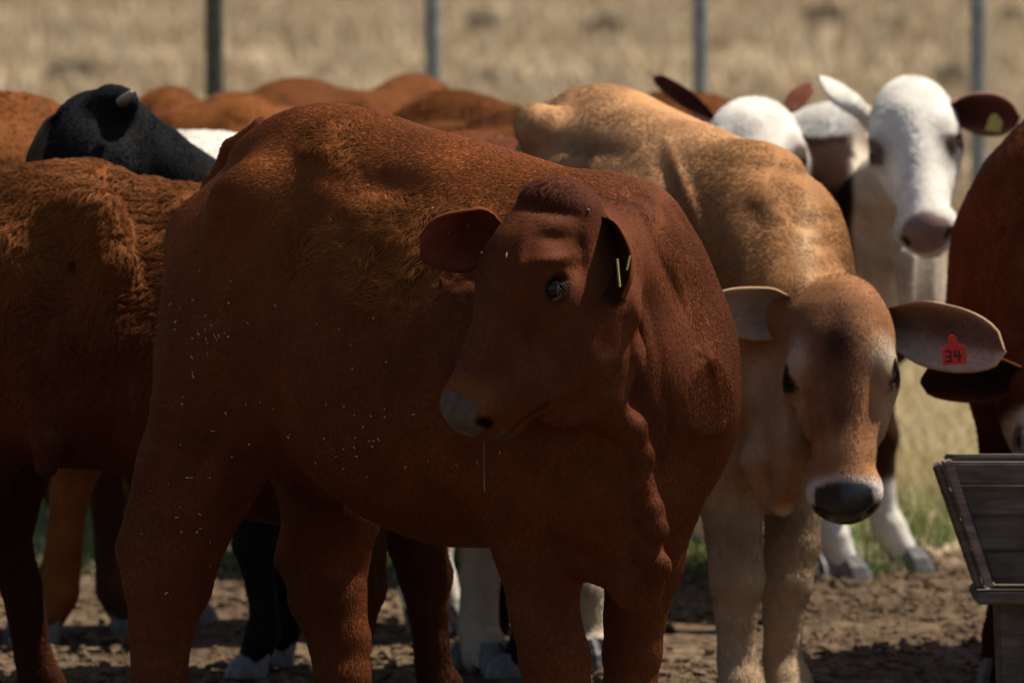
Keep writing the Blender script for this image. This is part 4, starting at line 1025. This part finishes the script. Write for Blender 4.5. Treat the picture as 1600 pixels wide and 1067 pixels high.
def far_col(r, x, y):
    g = fbm(np.stack([x, y, 0 * x], 1), .5, 2); return mix(np.tile(np.array([.45, .355, .23]), (len(x), 1)), np.array([.37, .29, .19]), sstep(-.1, .4, g))
blades('dry_grass', 'dry straw coloured grass of the open paddock beyond the fence', 90000, far_xy, lambda r, x, y: .22 * (.4 + r.random(len(x))), .006, far_col, 22, 'grass_far')

# ================================================================== shrubs in the paddock
SHM = None
def shrub(px, py, wpx, hpx, label, seed):
    global SHM
    Yd = FPX * CAMH / (py + hpx * .5 + 142); base = W(px, py + hpx * .5, Yd); base[2] = 0; r = np.random.default_rng(seed)
    if SHM is None: SHM = simple('shrub_leaf', (.17, .14, .095), .8, .2, (4, .6, 1.4))
    root = empty('dry_shrub', base); tag(root, label, 'shrub', 'dark shrubs in the paddock')
    hw, hh = PX(wpx / 2, Yd), PX(hpx, Yd); n = 900
    d = nrm(r.standard_normal((n, 3))); rr = r.random(n) ** .4
    p = d * rr[:, None] * np.array([hw, hw, hh * .5]) * (1 + .3 * fbm(d * 1.0 + seed, 2, 2)[:, None]) + np.array([0, 0, hh * .5]); p[:, 2] = np.maximum(p[:, 2], .01)
    s = .035 + .03 * r.random(n); a = nrm(r.standard_normal((n, 3))); b = nrm(np.cross(a, r.standard_normal((n, 3))))
    V = np.stack([p - a * s[:, None], p + b * s[:, None] * .5, p + a * s[:, None], p - b * s[:, None] * .5], 1).reshape(-1, 3); F = np.arange(n * 4).reshape(-1, 4)
    link('crown', mesh_np('crown', V, F, SHM, smooth=False), root)
    link('stem', horn_mesh([((0, 0, -.02), .03), ((.02, 0, hh * .3), .022), ((-.01, .02, hh * .6), .012)], SHM), root)
for a in [(755, 42, 60, 42, 'dark shrub at the top of the picture just right of the second fence post'), (950, 44, 65, 38, 'dark low shrub at the top of the picture left of the third fence post'),
          (1290, 28, 75, 40, 'darkest wide shrub between the two right fence posts'), (1395, 42, 60, 30, 'faint shrub left of the last fence post'),
          (1488, 128, 50, 45, 'shrub just behind the crown of the white faced cow'), (768, 128, 50, 34, 'shrub low behind the deep red back'),
          (1578, 26, 36, 30, 'small shrub in the top right corner'), (1122, 80, 40, 24, 'small brown shrub right of the third fence post'),
          (118, 118, 90, 40, 'wide pale brown shrub above the black cow')]:
    shrub(*a, seed=int(a[0]))

# ================================================================== fence posts
PG = simple('steel_post', (.17, .19, .19), .55, .4, (25, .7, 1.2)); PD = simple('old_wood_post', (.055, .06, .045), .8, .2, (30, .6, 1.4), .4)
for px, w_, lean, mat, label in ((336, 31, 0, PD, 'dark round wooden fence post above the orange backs, leftmost and thickest'), (682, 26, -.02, PG, 'grey fence post standing behind the middle backs, second from the left'),
                           (1093, 25, 0, PG, 'grey fence post behind the left ear of the white headed cow, third from the left'), (1526, 27, .0, PG, 'grey fence post behind the ear of the white faced cow, rightmost')):
    Y = 24.0; b = W(px, 560, Y); b[2] = 0; r = PX(w_ / 2, Y)
    pts = [((0, 0, -.1), r * 1.05), ((.004, 0, .5), r), ((lean * .6, 0, 1.0), r * .97), ((lean, 0, 1.6), r * .96), ((lean, 0, 2.05), r * .93), ((lean, 0, 2.07), r * .6)]
    o = link('fence_post', horn_mesh(pts, mat), None, tuple(b)); o.data.name = 'fence_post'; tag(o, label, 'fence post', 'fence posts beyond the herd')

# ================================================================== wooden feed trough
def trough():
    def wood(name, c):
        m, n, l, b = nt(name); tc = n.new('ShaderNodeTexCoord'); mp = n.new('ShaderNodeMapping'); mp.inputs['Scale'].default_value = (3, 3, 26); l.new(tc.outputs['Object'], mp.inputs[0])
        q = n.new('ShaderNodeTexNoise'); q.inputs['Scale'].default_value = 4; q.inputs['Detail'].default_value = 8; l.new(mp.outputs[0], q.inputs[0])
        q2 = n.new('ShaderNodeTexNoise'); q2.inputs['Scale'].default_value = 9; q2.inputs['Detail'].default_value = 4; l.new(tc.outputs['Object'], q2.inputs[0])
        r = ramp(n, [(.3, [x * .5 for x in c]), (.7, [x * 1.3 for x in c])]); l.new(q.outputs[0], r.inputs[0])
        r2 = ramp(n, [(.4, (.7, .62, .55)), (.62, (1.1, 1.1, 1.1))]); l.new(q2.outputs[0], r2.inputs[0])
        x = n.new('ShaderNodeMix'); x.data_type = 'RGBA'; x.blend_type = 'MULTIPLY'; x.inputs[0].default_value = 1; l.new(r.outputs[0], x.inputs[6]); l.new(r2.outputs[0], x.inputs[7]); l.new(x.outputs[2], b.inputs['Base Color'])
        b.inputs['Roughness'].default_value = .75
        bp = n.new('ShaderNodeBump'); bp.inputs['Strength'].default_value = .5; bp.inputs['Distance'].default_value = .004; l.new(q.outputs[0], bp.inputs['Height']); l.new(bp.outputs[0], b.inputs['Normal'])
        return m
    M1, M2 = wood('weathered_plank', (.105, .082, .060)), wood('pale_plank', (.21, .16, .125))
    Y = 12.75; O = W(1700, 900, Y); O[2] = 0; root = empty('feed_trough', O); tag(root, 'weathered wooden feed trough with slanting end at the lower right corner', 'trough')
    import bmesh
    def prism(name, poly, y0, y1, mat, bev=.004):
        """poly: pixel corners at depth Y (front outline); extruded from y0 to y1 behind the front plane"""
        bm = bmesh.new(); a = [W(x, y, Y) - O for x, y in poly]
        f = [bm.verts.new((q[0], y0, q[2])) for q in a]; g = [bm.verts.new((q[0], y1, q[2])) for q in a]; n = len(a)
        bm.faces.new(f); bm.faces.new(g[::-1])
        for i in range(n): bm.faces.new((f[i], g[i], g[(i + 1) % n], f[(i + 1) % n]))
        bmesh.ops.recalc_face_normals(bm, faces=bm.faces)
        bmesh.ops.bevel(bm, geom=list(bm.edges), offset=bev, segments=2, affect='EDGES')
        me = bpy.data.meshes.new(name); bm.to_mesh(me); bm.free(); me.materials.append(mat); return link(name, me, root)
    L = .20; mirror = 4700
    def edge(y): return 1487 + (y - 720) * 66 / 195          # inner left edge of the end panel
    def quad(ya, yb, in_=0): return [(edge(ya) + in_, ya), (mirror - edge(ya) - in_, ya), (mirror - edge(yb) - in_, yb), (edge(yb) + in_, yb)]
    for ya, yb, d in ((757, 806, 0), (808, 862, .002), (864, 914, -.001)):
        prism('end_plank', quad(ya, yb), .022 + d, .044 + d, M1)
        prism('end_plank', quad(ya, yb), L - .044, L - .022, M1)
    prism('rim_board', quad(722, 757, -4), -.002, .022, M1); prism('rim_board', quad(722, 757, -4), L - .022, L, M1)
    for sgn in (0, 1):
        def mx(pts): return [(mirror - x, y) for x, y in pts] if sgn else pts
        prism('corner_batten', mx([(1458, 730), (1470, 722), (1536, 916), (1523, 916)]), -.012, .05, M1)
        prism('edge_strip', mx([(1472, 722), (1487, 717), (1553, 916), (1538, 916)]), -.018, .03, M2, .003)
        for k in range(4):                                            # long side planks
            y0, y1 = 728 + k * 47, 728 + k * 47 + 45
            prism('side_plank', mx([(edge(y0) - 13, y0), (edge(y0) - 2, y0), (edge(y1) - 2, y1), (edge(y1) - 13, y1)]), .052, L - .05, M1, .003)
        prism('leg', mx([(1560, 944), (1604, 944), (1600, 1240), (1572, 1240)]), .03, .09, M1)
        prism('leg', mx([(1560, 944), (1604, 944), (1600, 1240), (1572, 1240)]), L - .10, L - .04, M1)
    prism('floor_board', [(1553, 918), (mirror - 1553, 918), (mirror - 1553, 922.5), (1553, 922.5)], .05, L - .05, M1, .001)
    prism('cross_beam', [(1524, 924), (mirror - 1524, 924), (mirror - 1524, 942), (1524, 942)], -.03, .10, M1)
    prism('cross_beam', [(1524, 924), (mirror - 1524, 924), (mirror - 1524, 942), (1524, 942)], L - .12, L - .02, M1)
trough()
print('script done %.1fs' % (time.time() - T0))
